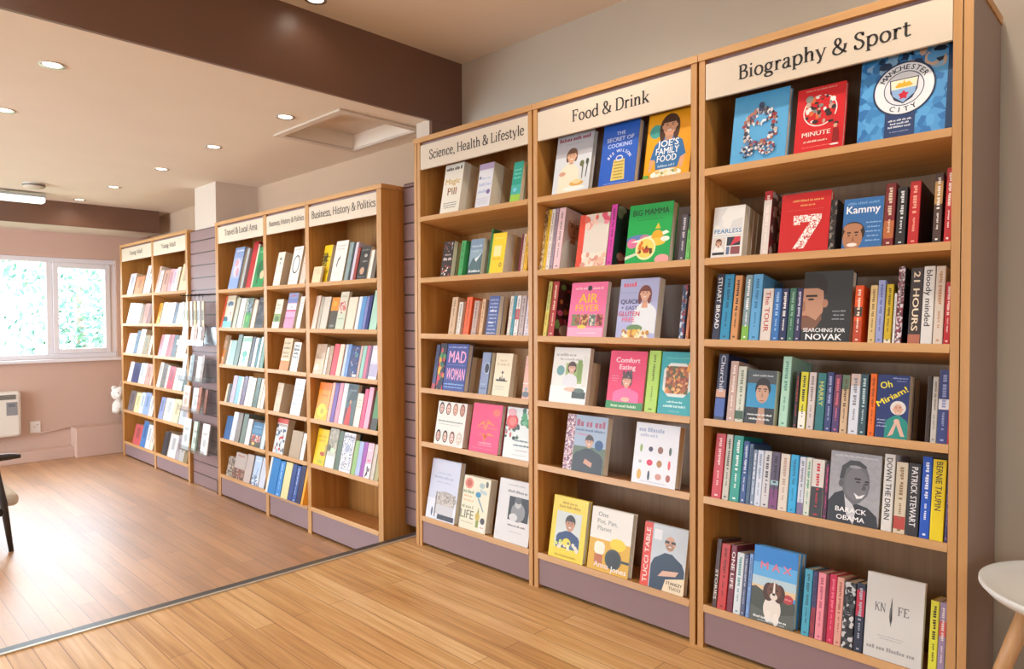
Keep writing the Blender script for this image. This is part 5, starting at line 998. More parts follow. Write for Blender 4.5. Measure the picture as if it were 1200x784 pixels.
for unit, si, books in BOOKS:
    y0, y1, bank = UNITS[unit]
    if bank == 2: continue
    u, w_, n, rot = shelf_frame(bank); z = SHELF_Z[bank][si]; small = bank == 1
    for i, q in enumerate(books):
        k = q['k']; wd, h = q['w'] / 1000, q['h'] / 1000; sb = (q.get('sb', 0) + 6) / 1000 + (-.004 if q.get('front') else 0)
        if bank == 0 and si < 5: h = min(h, (SHELF_Z[0][si - 1] - z - .045) if si else .34)
        if bank == 1: h = min(h, (SHELF_Z[1][si - 1] - z - .04) if si else .4)
        T = wd if k == 'S' else q['t'] / 1000; D = q.get('D', 130) / 1000
        where = f"{'on' if 0 else SHN[si]} shelf of {SAY[unit]}"
        kind = ('spine' if k == 'S' else 'face-out book')
        d = q.get('d')
        case = SAY[unit].replace('bookcase', 'case').replace(' and health', '').replace(' and drink', '').replace(' and sport', '').replace(' history', '')
        if d and (bank == 0 or k == 'F'):
            lab = f"{d}, {SHN[si]} shelf, {case}"
            if len(lab.split()) > 16: lab = f"{d}, {case}"
            if len(lab.split()) > 16: lab = d
        else: lab = f"{colour_name(q['c'])} {kind}, {NTH[i]} from window end, {SHN[si]} shelf, {SAY[unit]}"
        base = Vector((FRONT, y0, z)) + u * (q['u'] / 1000) + w_ * sb + n * .0006
        cc = 1 + (q.get('n') or q.get('nb') or 1) - 1
        for j in range(cc):
            root = empty('book', base + w_ * (j * (T + .0015)) + u * (j * .0015 if j else 0), rot)
            if q.get('L') and not j:
                ang = q['L'] * D2R; piv = Vector((wd, 0, 0)); m = Matrix.LocRotScale(root.location, rot, None) @ Matrix.Translation(piv) @ Matrix.Rotation(ang, 4, 'Y') @ Matrix.Translation(-piv)
                root.location = m.to_translation(); root.rotation_euler = m.to_euler()
            hj = h if j == 0 else h * (.76 if q.get('nb') else 1 - .012 * j)
            NB += 1
            make_book(root, k, wd, hj, q['c'] if j == 0 or not q.get('nb') else '#c8b49a', dict(q, tan=q.get('tan') or j > 0 or bank == 1 and T > .04), NB, T, D, small, bare=j > 0)
            if j == 0: tag(root, lab, 'book', f"books on the {SHN[si]} shelf of the {SAY[unit]}")
            elif q.get('nb'): tag(root, f"shorter tan copy tucked behind the {' '.join(d.split()[:7])}", 'book', f"copies behind the {' '.join(d.split()[:6])}")
            else: tag(root, f"rear copy of the {' '.join(d.split()[:9])}", 'book', f"copies behind the {' '.join(d.split()[:6])}")

# the two far bookcases: their small, blurred books as one mass
mass = MB()
for unit, si, books in BOOKS:
    y0, y1, bank = UNITS[unit]
    if bank != 2: continue
    u, w_, n, rot = shelf_frame(bank); z = SHELF_Z[bank][si]; R3 = rot.to_matrix()
    for q in books:
        wd, h = q['w'] / 1000, min(q['h'] / 1000, .245 if si else .3); dd = .13
        b = MB(); b.box(0, wd, 0, dd, 0, h, mat(q['c']), {1: PAGE2, 5: PAGE2 if wd > .05 else mat(q['c'])})
        b.face([(wd * .3, -EPS * 4, h * .35), (wd * .7, -EPS * 4, h * .35), (wd * .7, -EPS * 4, h * .85), (wd * .3, -EPS * 4, h * .85)], mat(shade(q['c'], .8)))
        base = Vector((FRONT, y0, z)) + u * (q['u'] / 1000) + w_ * .008 + n * .0006
        for f, mi in zip(b.f, b.mi): mass.face([base + R3 @ Vector(b.v[a]) for a in f], b.mats[mi])
o = mass.build('packed_books'); tag(o, 'small distant books packed on the two far bookcases beside the window', 'books', kind='stuff')

# ------------------------------------------------------------------ bookcases
XB = 2.600
ENDM = plaster('brown_mauve_laminate', '#8b7368', .45, .0, .03)
def bookcase(unit, zf, sign, label, tx, back, ends=(), warm=False):
    y0, y1, bank = UNITS[unit]; zs = SHELF_Z[bank]; t = .022
    root = empty('bookcase', (FRONT, (y0 + y1) / 2, zf)); X = FRONT
    tag(root, label, 'bookcase', 'oak display bookcases along the wall')
    P = lambda mb, name, **k: rel(mb.build(name, **k), root)
    for ya, yb in ((y0 - t, y0), (y1, y1 + t)):
        m = MB(); m.box(X + .0006, XB, ya, yb, zf, zf + 2.078, OAK_Z); m.box(X, X + .0006, ya, yb, zf, zf + 2.078, EDGE); P(m, 'side_panel')
    for kind, ya, yb in ends:
        m = MB(); m.box(X - .001, XB, ya, yb, zf, zf + 2.078, ENDM if kind == 'panel' else OAK_Z); m.box(X - .0018, X - .001, ya, yb, zf, zf + 2.078, EDGE); P(m, 'end_panel')
    ya = min([y1] + [e[1] for e in ends]) - .004; yb = max([y0] + [e[2] for e in ends]) + .004
    m = MB(); m.box(X - .002, XB, ya, yb, zf + 2.079, zf + 2.104, OAK_Y); m.box(X - .003, X - .002, ya, yb, zf + 2.079, zf + 2.104, EDGE_Y); P(m, 'top_panel')
    m = MB(); m.box(2.485, 2.497, y1 + t, y0 - t, zf + .02, zf + 2.078, back); P(m, 'back_panel')
    u, w_, n, rot = shelf_frame(bank)
    for z in zs:
        m = MB(); L = y0 - y1 - 2 * t - .001
        m.box(0, L, .001, .272, -.025, 0, OAK_Y); m.box(0, L, 0, .001, -.025, 0, EDGE_Y)
        b = m.build('shelf', T=Matrix.Translation(Vector((X + .001, y0 - t - .0005, z))) @ rot.to_matrix().to_4x4()); rel(b, root)
    m = MB(); m.box(X + .006, X + .022, y1 + t + .001, y0 - t - .001, zf + .016, zs[-1] - .027, MAUVE); P(m, 'plinth')
    m = MB(); m.box(X + .05, X + .066, y1 + t + .001, y0 - t - .001, zf + .0005, zf + .016, mat('#2a2020')); P(m, 'gap_shade_strip')  # near-black strip stands in for the shade in the gap under the plinth
    m = MB(); m.box(X + .016, X + .028, y1 + t + .0005, y0 - t - .0005, zf + 1.945, zf + 2.078, MAUVE); P(m, 'sign_backing')
    m = MB(); m.box(X + .002, X + .015, y1 + t + .002, y0 - t - .002, zf + 1.940, zf + 2.063, CREAM); sb = P(m, 'sign_board')
    ya, yb, zb, cap = tx
    V, Fc, w = serif_text(sign); sx = (ya - yb) / w; sz = cap / .7
    m = MB(); m.add([(X + .0012, ya - x * sx, zb + y * sz) for x, y in V], Fc, INK); le = m.build('lettering')
    le.parent = sb; le.matrix_parent_inverse = Matrix.Identity(4)
    return root
bookcase('bio', 0, 'Biography & Sport', 'oak bookcase signed for biography and sport, next to the white table', (1.085, .562, 1.981, .047), OAK_B, [('panel', .4115, .434)])
bookcase('food', 0, 'Food & Drink', 'oak bookcase signed for food and drink, filled with cookbooks', (1.808, 1.434, 1.984, .047), OAK_B)
bookcase('sci', 0, 'Science, Health & Lifestyle', 'oak bookcase signed for science and health, beside the narrow slatted panel', (2.735, 2.076, 1.984, .045), OAK_W, [('oak', 2.834, 2.856)])
F_ = -.184
bookcase('bus', F_, 'Business, History & Politics', 'wide oak bookcase with empty bottom shelf, signed for business and history', (3.897, 3.206, 1.803, .045), OAK_W, [('oak', 3.150, 3.171)])
bookcase('nar', F_, 'Business, History & Politics', 'narrow oak bookcase of few books between travel and business ones', (4.46, 3.99, 1.808, .034), OAK_W)
bookcase('trav', F_, 'Travel & Local Area', 'oak bookcase signed for travel and local area, by the card rack', (5.175, 4.635, 1.808, .045), OAK_W, [('oak', 5.3165, 5.335)])
bookcase('far2', F_, 'Young Adult', 'farther oak bookcase with dark end panel, next to the card rack', (6.49, 6.15, 1.808, .04), OAK_W, [('oak', 5.893, 5.914)])
bookcase('far1', F_, 'Young Adult', 'farthest oak bookcase, beside the window and white soft toy', (7.35, 6.98, 1.808, .04), OAK_W, [('oak', 7.607, 7.628)])
# ------------------------------------------------------------------ room shell
WALL = plaster('taupe_wall', '#c9c0b0'); FARW = plaster('pink_beige_wall', '#cdae9e'); WHITE = plaster('off_white_wall', '#d8cabc'); LOWW = plaster('warm_beige_wall', '#c8ac92')
CEIL = plaster('cream_ceiling', '#ecdfcf', .8, .02); BEAM = plaster('brown_satin_beam', '#71503f', .34, .03)
FLOOR = planks('oak_floor_near', '#ad7c48', '#d0a26a', '#e8c694', .078, .40, .55)
FLOOR2 = planks('oak_floor_lower', '#a5733f', '#c48f58', '#d8ab74', .08, .46)
b2 = FLOOR2.node_tree.nodes['Principled BSDF']; b2.inputs['Coat Weight'].default_value = 1; b2.inputs['Coat Roughness'].default_value = .42; b2.inputs['Coat IOR'].default_value = 1.65; b2.inputs['Specular IOR Level'].default_value = 1
YB, ZC, ZN, YW = 2.94, 2.265, 2.618, 8.0
XL, YK = -2.8, -3.2
struct(box_obj('floor', XL, 2.62, YK, 2.962, -.06, 0, FLOOR))
struct(box_obj('floor_lower', XL, 2.62, 2.90, YW, -.26, F_, FLOOR2))
# step edge: dark nosing and a thin pale strip
m = MB(); m.box(XL, 2.40, 2.962, 3.006, -.182, .004, mat('#5a5c5c', .35, .6)); struct(m.build('trim_1', bevel=.002))
m = MB(); m.box(XL, 2.40, 2.947, 2.9615, -.02, .005, mat('#c9c2b4', .35, .5)); struct(m.build('trim_2'))
struct(box_obj('ceiling', XL, 2.62, YK, YB, ZN, ZN + .08, CEIL))
# lower ceiling with the recessed hatch opening
HX0, HX1, HY0, HY1 = 1.985, 2.46, 3.17, 3.80
m = MB()
m.box(XL, HX0, YB + .02, YW, ZC, ZC + .2, CEIL); m.box(HX1, 2.62, YB + .02, YW, ZC, ZC + .2, CEIL)
m.box(HX0, HX1, YB + .02, HY0, ZC, ZC + .2, CEIL); m.box(HX0, HX1, HY1, YW, ZC, ZC + .2, CEIL)
struct(m.build('ceiling_lower'))
hr = empty('ceiling_hatch', ((HX0 + HX1) / 2, (HY0 + HY1) / 2, ZC)); tag(hr, 'recessed cream ceiling hatch near the brown beam', 'hatch')
rel(box_obj('hatch_panel', HX0 + .002, HX1 - .002, HY0 + .002, HY1 - .002, ZC + .085, ZC + .1, WHITE), hr)
fr = MB(); e = .045
for x0, x1, y0, y1 in ((HX0 - e, HX0, HY0 - e, HY1 + e), (HX1, HX1 + e, HY0 - e, HY1 + e), (HX0, HX1, HY0 - e, HY0), (HX0, HX1, HY1, HY1 + e)): fr.box(x0, x1, y0, y1, ZC - .012, ZC - .0005, WHITE)
rel(fr.build('hatch_frame', bevel=.004), hr)
struct(box_obj('wall_beam', XL, 2.62, YB, YB + .02, ZC - .006, ZN, BEAM))
struct(box_obj('wall_pier', 2.40, 2.62, YB + .021, 3.075, F_, ZC, WHITE))
struct(box_obj('wall_pier_face', 2.402, 2.62, YB, YB + .02, 0, ZC - .007, BEAM))
struct(box_obj('wall_right', 2.62, 2.74, YK, YB + .02, -.26, ZN + .08, WALL))
struct(box_obj('wall_right_lower', 2.62, 2.74, YB + .021, YW + .2, -.26, ZC + .2, LOWW))
struct(box_obj('wall_column', 2.275, 2.62, 5.47, 5.885, F_, ZC, WHITE))
# second beam before the window
m = MB(); m.box(XL, 2.5, 7.376, 7.396, 2.045, ZC, BEAM); m.box(XL, 2.5, 7.397, YW, 2.045, ZC, WHITE); struct(m.build('wall_beam_far'))
# window wall
WX0, WX1, WZ0, WZ1 = -1.75, 2.28, .79, 1.80
m = MB()
m.box(XL, WX0, YW, YW + .2, -.26, ZC + .2, FARW); m.box(WX1, 2.62, YW, YW + .2, -.26, ZC + .2, FARW)
m.box(WX0, WX1, YW, YW + .2, -.26, WZ0, FARW); m.box(WX0, WX1, YW, YW + .2, WZ1, ZC + .2, FARW)
struct(m.build('wall_far'))
UPVC = mat('#eceaf0', .3)
wr = empty('window_1', (WX0, YW, WZ0)); struct(wr)
fm = MB(); a, b_ = YW + .03, YW + .09
fm.box(WX0, WX1, a, b_, WZ0, WZ0 + .05, UPVC); fm.box(WX0, WX1, a, b_, WZ1 - .05, WZ1, UPVC)
MUL = [1.69, .88, .07, -.94]
for x in [WX0 + .025, WX1 - .025] + MUL: fm.box(x - .027, x + .027, a, b_, WZ0 + .05, WZ1 - .05, UPVC)
rel(fm.build('window_frame', bevel=.006), wr)
cm = MB(); x0, x1, z0, z1 = 1.717, WX1 - .052, WZ0 + .05, WZ1 - .05
for q in ((x0, x0 + .05, z0, z1), (x1 - .05, x1, z0, z1), (x0 + .05, x1 - .05, z0, z0 + .05), (x0 + .05, x1 - .05, z1 - .05, z1)): cm.box(q[0], q[1], a - .012, b_ - .01, q[2], q[3], UPVC)
rel(cm.build('window_casement', bevel=.005), wr)
gm = MB(); gm.box(WX0 + .03, WX1 - .03, a + .03, a + .036, WZ0 + .03, WZ1 - .03, clear('window_glass', (1, 1, 1, 1), .02)); rel(gm.build('window_pane'), wr)
rel(box_obj('window_sill', WX0 - .05, WX1 + .05, YW - .05, YW + .06, WZ0 - .03, WZ0 - .001, UPVC, bevel=.004), wr)
# pipe boxing along the foot of the window wall
m = MB(); m.box(1.84, 2.6, 7.78, YW, F_, .105, FARW); m.box(XL, 1.84, 7.86, YW, F_, -.08, FARW); struct(m.build('baseboard_far', bevel=.006))
m = MB(); m.tube([(1.56, 7.985, .072), (1.84, 7.985, .098)], .007, FARW, 8); struct(m.build('trim_3', smooth=True))
# left and back walls with shop windows (outside the frame; they let the daylight in)
def wall_x(name, x, y0, y1, z0, z1, holes, mt):
    m = MB(); ys = y0
    for h0, h1, b0, b1 in holes:
        m.box(x - .15, x, ys, h0, z0, z1, mt); m.box(x - .15, x, h0, h1, z0, b0, mt); m.box(x - .15, x, h0, h1, b1, z1, mt); ys = h1
    m.box(x - .15, x, ys, y1, z0, z1, mt); return struct(m.build(name))
wall_x('wall_left', XL, YK, YW + .2, -.26, ZN + .08, [(.2, .9, 1.2, 1.9), (3.5, 7.2, .35, 2.05)], WALL)
m = MB()
for q in ((XL, -1.2, -.06, ZN + .08), (.3, 2.74, -.06, ZN + .08), (-1.2, .3, -.06, 1.1), (-1.2, .3, 2.1, ZN + .08)): m.box(q[0], q[1], YK - .15, YK, q[2], q[3], WALL)
struct(m.build('wall_back'))
w = empty('window_4', (-1.2, YK, 1.1)); struct(w); m = MB()
m.box(-1.2, .3, YK - .1, YK - .04, 1.1, 1.16, UPVC); m.box(-1.2, .3, YK - .1, YK - .04, 2.04, 2.1, UPVC)
for xx in (-1.17, -.45, .27): m.box(xx - .03, xx + .03, YK - .1, YK - .04, 1.16, 2.04, UPVC)
rel(m.build('window_frame'), w)
for i, (y0, y1, z0, z1) in enumerate([(.2, .9, 1.2, 1.9), (3.5, 7.2, .35, 2.05)]):
    w = empty(f'window_{i + 2}', (XL, y0, z0)); struct(w); m = MB(); xx = XL - .1; n = 4
    m.box(xx, xx + .06, y0, y1, z0, z0 + .06, UPVC); m.box(xx, xx + .06, y0, y1, z1 - .06, z1, UPVC)
    for j in range(n + 1):
        yy = y0 + .03 + (y1 - y0 - .06) * j / n; m.box(xx, xx + .06, yy - .03, yy + .03, z0 + .06, z1 - .06, UPVC)
    rel(m.build('window_frame'), w)

# ------------------------------------------------------------------ ceiling lights
LENS = glow('downlight_lens', '#fff2dc', 9); CHROME = mat('#d8d4cc', .25, .6)
def downlight(x, y, z, say, power):
    r = empty('downlight', (x, y, z)); tag(r, say, 'downlight', 'recessed ceiling downlights')
    m = MB(); m.lathe([(.036, -.0012), (.05, -.004), (.05, -.0008), (.036, -.0004)], 0, 0, CHROME, 28); m.build('trim_ring', r, True)
    m = MB(); m.lathe([(.0001, -.003), (.025, -.0028), (.0355, -.0015)], 0, 0, LENS, 24); m.build('lens', r, True)
    l = bpy.data.lights.new('downlight_beam', 'SPOT'); l.energy = power; l.spot_size = 160 * D2R; l.spot_blend = .8; l.color = (1, .89, .76); l.shadow_soft_size = .045
    o = bpy.data.objects.new('downlight_beam', l); C.objects.link(o); o.parent = r; o.location = (0, 0, -.012)
FAR_P, NEAR_P = 17, 72
for i, (x, y) in enumerate([(1.82, 3.465), (1.815, 4.384), (1.815, 5.291), (1.78, 6.275), (1.75, 7.156)]):
    downlight(x, y, ZC, f"downlight in the lower ceiling, {NTH[i]} from the brown beam, row beside the bookcases", FAR_P)
for i, (x, y) in enumerate([(.755, 3.467), (.739, 4.384)]):
    downlight(x, y, ZC, f"downlight in the lower ceiling, {NTH[i]} from the brown beam, row away from bookcases", FAR_P)
for x, y in [(.75, 5.3), (.75, 6.2), (-.4, 3.9), (-.4, 5.3), (-1.5, 4.6), (-1.5, 6.2)]:
    downlight(x, y, ZC, 'downlight of the lower ceiling over the armchair end, out of view', FAR_P)
downlight(1.63, 2.815, ZN, 'downlight in the higher near ceiling, just before the brown beam', 3.5)
for x, y in [(1.88, 1.6), (1.88, .5), (.5, 2.1), (.5, .8), (-.8, 1.4), (-.8, -.4), (.8, -1.2)]:
    downlight(x, y, ZN, 'downlight of the near ceiling, above the viewer, out of view', NEAR_P)
# tube batten light and smoke alarm by the far beam
bt = empty('ceiling_batten_light', (1.2, 7.0, ZC)); tag(bt, 'white tube batten light hanging below the lower ceiling by the far beam', 'batten light')
rel(box_obj('housing', .10, 1.455, 6.96, 7.06, 2.222, 2.243, mat('#a8a8a4', .4), bevel=.004), bt)
m = MB(); m.box(.11, 1.45, 6.955, 7.065, 2.175, 2.2215, glow('batten_diffuser', '#f2fffb', 2.2)); rel(m.build('diffuser', bevel=.012), bt)
m = MB()
for x in (.4, 1.2): m.tube([(x, 7.01, 2.24), (x, 7.01, ZC + .004)], .008, CHROME, 8)
rel(m.build('bracket'), bt)
sm = empty('smoke_alarm', (1.29, 6.56, ZC)); tag(sm, 'small round beige smoke alarm on the lower ceiling above the batten light', 'smoke alarm')
m = MB(); m.lathe([(.0001, -.04), (.055, -.04), (.072, -.03), (.076, -.001)], 0, 0, mat('#cfc4b4', .5), 28); m.build('casing', sm, True)
m = MB(); m.lathe([(.0775, -.012), (.0775, -.02), (.074, -.024)], 0, 0, mat('#6a6058', .5), 28); m.build('vent_ring', sm, True)

# ------------------------------------------------------------------ slatted panels and card rack
def slat_panel(name, x, y0, y1, z0, z1, say, extra=None):
    r = empty(name, (x, (y0 + y1) / 2, z0)); tag(r, say, 'slatwall')
    m = MB(); z = z0; i = 0
    while z < z1 - .01:
        zt = min(z + .100, z1); m.box(x, x + .012, y0, y1, z, zt - .009, SLAT); m.box(x + .0065, x + .018, y0, y1, zt - .009, zt, mat('#4a3a3a')); z = zt
    m.box(x + .0125, x + .03, y0, y1, z0, z1, SLAT)
    rel(m.build('slat_board'), r); return r
sp = slat_panel('slatwall_panel', 2.359, 2.868, 3.146, .015, 1.935, 'narrow mauve slatted panel between the wide business case and science case')
rel(box_obj('edge_trim', 2.352, 2.389, 2.8575, 2.867, .0005, 1.935, mat('#a08a94', .45), bevel=.002), sp)
s2 = slat_panel('slatwall_panel', 2.235, 5.352, 5.885, F_ + .004, 1.905, 'mauve slatted display panel of cards between travel and far bookcases')
rel(box_obj('foot_block', 2.215, 2.234, 5.337, 5.375, F_ + .0005, F_ + .10, mat('#6a4636', .5)), s2)
ACR = clear('clear_acrylic', (.93, .96, .98, 1), .2)
RZ = [.98, .69, .445, .125]; CARDH = [.17, .21, .20, .25]
CARDS = [[('#f2f0f2', 5.83, .10), ('#f0dcd4', 5.70, .08), ('#b88a78', 5.60, .07), ('#8a6a60', 5.50, .06)],
         [('#e6eef0', 5.84, .07), ('#c8d8dc', 5.75, .06), ('#7f8c90', 5.67, .05), ('#eef2e8', 5.60, .11), ('#9a8a84', 5.47, .05)],
         [('#efd0c4', 5.84, .13), ('#e9eef2', 5.69, .13), ('#a86a54', 5.54, .06), ('#8a5a4a', 5.46, .05)],
         [('#dfe9ea', 5.86, .14), ('#d6e4d8', 5.71, .11), ('#5a6a58', 5.585, .035), ('#f2f2f0', 5.53, .13)]]
CN = ['white', 'blush', 'terracotta', 'brown', 'misty', 'frosty', 'slate', 'ivory', 'taupe', 'peach', 'snowy', 'rust', 'umber', 'ice blue', 'sage', 'dark green', 'plain white']
ci = 0
for zi, (rz, hh, cs) in enumerate(zip(RZ, CARDH, CARDS)):
    r = empty('acrylic_rack', (2.15, 5.62, rz)); tag(r, f"clear acrylic card rack on the slatted panel, {NTH[zi]} from its top", 'display rack', 'clear racks on the slatted panel')
    m = MB(); m.box(2.12, 2.2335, 5.37, 5.88, rz - .005, rz, ACR); rel(m.build('ledge'), r)
    m = MB(); m.box(2.114, 2.1195, 5.37, 5.88, rz - .005, rz + .035, ACR); rel(m.build('lip'), r)
    m = MB(); m.box(2.228, 2.2340, 5.37, 5.88, rz + .001, rz + hh * .8, ACR); rel(m.build('back_plate'), r)
    for j, (cc, y, wd) in enumerate(cs):
        t = 8 * D2R; b = empty('greeting_card', (2.128 + .02 * (j % 2), y, rz + .0005), (0, t, 0))
        tag(b, f"{CN[ci]} card in the clear rack, {NTH[zi]} rack from the top of slatted panel", 'card', 'cards in the clear racks'); ci += 1
        m = MB(); m.box(0, .006, -wd, 0, .001, hh * (1 - .06 * (j % 2)), mat(cc)); H2 = hh * (1 - .06 * (j % 2)); q = shade(cc, .82)
        m.face([(-.0004, -wd * .2, H2 * .62), (-.0004, -wd * .8, H2 * .62), (-.0004, -wd * .8, H2 * .7), (-.0004, -wd * .2, H2 * .7)], mat(q))
        m.face([(-.0004, -wd * .5 + wd * .24 * math.cos(i / 12 * 6.283), H2 * .36 + wd * .24 * math.sin(i / 12 * 6.283)) for i in range(12)], mat(q)); m.build('card_block', b)
BLK = mat('#2a2a2c', .4, .5)
hk = empty('hook_rail', (2.23, 5.6, 1.36)); tag(hk, 'dark hook rail with hanging keyrings on the slatted panel', 'hook rail')
m = MB(); m.tube([(2.225, 5.36, 1.375), (2.225, 5.87, 1.375)], .005, BLK, 8); rel(m.build('rail', smooth=True), hk)
for i in range(6):
    y = 5.82 - i * .078
    m = MB(); m.tube([(2.2245, y, 1.375), (2.13, y, 1.372), (2.122, y, 1.38)], .003, BLK, 6); rel(m.build('hook', smooth=True), hk)
    b = empty('hanging_keyring', (2.15, y, 1.372)); tag(b, f"pale hanging keyring on the hook rail, {NTH[i]} from window end", 'keyring', 'keyrings on the hook rail')
    c1 = ['#e8e8e0', '#d8d0a8', '#f0eeea', '#c8b878', '#e4e4e4', '#b8a888'][i]
    m = MB(); m.box(-.003, .003, -.022, .022, -.25, -.05, mat(c1)); m.build('tag_card', b, bevel=.002)
    m = MB(); m.tube([(0, .006 * math.cos(t_ / 12 * 6.283), -.012 + .012 * math.sin(t_ / 12 * 6.283)) for t_ in range(13)], .0012, BLK, 5); m.tube([(0, 0, -.024), (0, 0, -.05)], .001, BLK, 5); m.build('clip', b)
    m = MB(); m.box(-.0036, -.0031, -.014, .014, -.2, -.12, mat(shade(c1, .55))); m.build('motif', b)

# ------------------------------------------------------------------ window wall things
CW = mat('#e6e0d6', .4)
h = empty('wall_heater', (1.1, 7.9, .29)); tag(h, 'white electric panel heater on the wall beneath the window', 'heater')
m = MB(); m.box(.62, 1.418, 7.885, 7.985, .075, .505, CW); rel(m.build('casing', bevel=.025), h)
m = MB(); m.box(.70, 1.375, 7.8815, 7.8848, .43, .475, mat('#8a867e', .5))
for i in range(4): m.box(.70, 1.375, 7.8805, 7.8812, .434 + i * .011, .438 + i * .011, mat('#5f5b55', .5))
rel(m.build('outlet_grille'), h)
m = MB(); m.box(1.30, 1.385, 7.881, 7.8848, .28, .405, mat('#8f8f92', .4)); m.box(1.315, 1.37, 7.8802, 7.8808, .36, .39, mat('#6f7478', .3)); rel(m.build('control_panel'), h)
m = MB()
for x in (.8, 1.25): m.box(x, x + .04, 7.984, 7.9995, .15, .45, CW)
rel(m.build('wall_bracket'), h)
so = empty('wall_socket', (1.545, 7.99, .136)); tag(so, 'white wall socket to the window side of the heater above the boxing', 'socket')
so['label'] = 'white fused wall socket beside the heater under the window'
rel(box_obj('face_plate', 1.5, 1.588, 7.985, 7.9995, .08, .192, mat('#eeeae6', .35), bevel=.004), so)
m = MB(); m.box(1.525, 1.55, 7.981, 7.9848, .13, .15, mat('#e0dcd8', .3)); m.box(1.556, 1.566, 7.983, 7.9848, .155, .16, mat('#4a4a48')); rel(m.build('switch'), so)

def blob(name, parts, m, parent, sub=2):
    # soft lump: overlapping ellipsoids fused by a remesh
    b = MB()
    for cx, cy, cz, rx, ry, rz in parts:
        prof = [(max(math.sin(i / 10 * math.pi), .0001), -math.cos(i / 10 * math.pi)) for i in range(11)]
        i0 = len(b.v); b.lathe(prof, 0, 0, m, 18)
        for a in range(i0, len(b.v)): v = b.v[a]; b.v[a] = (cx + v[0] * rx, cy + v[1] * ry, cz + v[2] * rz)
    o = b.build(name, parent, True)
    rm = o.modifiers.new('fuse', 'REMESH'); rm.mode = 'VOXEL'; rm.voxel_size = .008; rm.use_smooth_shade = True
    tx = bpy.data.textures.new('fluff', 'CLOUDS'); tx.noise_scale = .02; d = o.modifiers.new('fluff', 'DISPLACE'); d.texture = tx; d.strength = .012
    return o
FLUFF = plaster('white_plush', '#f0ebe4', .95, .3, .05)
# soft toy leaning on the far bookcase end, sitting on the pipe boxing
pt = empty('hanging_soft_toy', (2.235, 7.715, .215)); tag(pt, 'white fluffy soft toy hanging at the end of the farthest bookcase', 'soft toy')
K_ = .78
sc_ = lambda L: [tuple(v * K_ for v in p) for p in L]
blob('body', sc_([(-.02, .05, .10, .085, .08, .10), (-.06, .0, .06, .06, .05, .045), (.02, .0, .06, .05, .05, .045)]), FLUFF, pt)
blob('head', sc_([(-.02, .05, .27, .095, .085, .09), (-.08, .05, .345, .032, .025, .035), (.04, .05, .345, .032, .025, .035), (-.04, -.03, .25, .035, .03, .03)]), FLUFF, pt)
m = MB()
for x in (-.055, .0): m.lathe([(.0001, .28 * K_), (.006 * K_, .283 * K_), (.007 * K_, .289 * K_), (.0001, .296 * K_)], x * K_, -.032 * K_, mat('#2a2420', .3), 10)
m.build('eyes', pt, True)
m = MB(); m.tube([(-.01, .03, .35 * K_), (-.012, .0, .42 * K_), (-.014, -.08, .46 * K_)], .003, mat('#e8e0d4', .8), 6); m.build('hanging_cord', pt)

# ------------------------------------------------------------------ armchair at the edge of the frame
DK = wood('dark_stained_wood', '#2a2320', '#3d332d', 'z', 1, .35); CUSH = plaster('cream_upholstery', '#cfc2ae', .9, .4, .05)
ac = empty('armchair', (.45, 5.2, F_)); tag(ac, 'low armchair with dark tapering wood legs and cream seat cushion', 'armchair')
for y in (4.92, 5.54):
    m = MB(); m.tube([(.822, y, F_ + .0005), (.79, y, .10), (.745, y, .352)], [.013, .02, .022], DK, 10); rel(m.build('front_leg', smooth=True), ac)
    m = MB(); m.tube([(.06, y, F_ + .0005), (.13, y, .10), (.16, y, .352)], [.013, .02, .022], DK, 10); rel(m.build('rear_leg', smooth=True), ac)
    m = MB(); m.tube([(.875, y, .372), (.82, y, .376), (.6, y, .374), (.3, y, .36), (.1, y, .345)], [.012, .02, .022, .022, .018], DK, 10); rel(m.build('armrest', smooth=True), ac)
    m = MB(); m.tube([(.785, y, .06), (.15, y, .02)], .018, DK, 8); rel(m.build('side_rail', smooth=True), ac)
m = MB()
for x, z in ((.77, .045), (.16, .02)): m.tube([(x, 4.92, z), (x, 5.54, z)], .016, DK, 8)
rel(m.build('cross_rail', smooth=True), ac)
m = MB(); m.box(.22, .872, 4.955, 5.505, .072, .145, CUSH); rel(m.build('seat_cushion', bevel=.025), ac)
m = MB(); m.box(0, .11, -.275, .275, 0, .56, CUSH); bc = m.build('back_cushion', bevel=.03, T=Matrix.Translation((.15, 5.23, .115)) @ Matrix.Rotation(-14 * D2R, 4, 'Y')); rel(bc, ac)

# ------------------------------------------------------------------ round white table by the near end
TZ = .50; TX, TY, TR = 2.18, .130, .247
tb_ = empty('side_table', (TX, TY, 0)); tag(tb_, 'round white dished side table on splayed wooden legs beside the biography bookcase', 'side table')
WT = mat('#dfe0de', .35); LEG = wood('beech_leg', '#b98a5c', '#cfa273', 'z', 1, .45)
m = MB(); m.lathe([(.0001, TZ - .034), (TR * .75, TZ - .033), (TR * .93, TZ - .026), (TR, TZ - .008), (TR * .998, TZ), (TR * .975, TZ + .001), (TR * .93, TZ - .007), (TR * .8, TZ - .012), (.0001, TZ - .014)], 0, 0, WT, 56); m.build('tray_top', tb_, True)
for i in range(3):
    a = (93 + 120 * i) * D2R; cx, cy = math.cos(a), math.sin(a)
    m = MB(); m.tube([(cx * .13, cy * .13, TZ - .034), (cx * .195, cy * .195, TZ * .5), (cx * .258, cy * .258, .0005)], [.021, .019, .013], LEG, 14); m.build('leg', tb_, True)
m = MB(); m.tube([(.12 * math.cos((93 + 120 * i) * D2R), .12 * math.sin((93 + 120 * i) * D2R), TZ - .045) for i in (0, 1, 2, 0)], .009, LEG, 8); m.build('brace_ring', tb_, True)

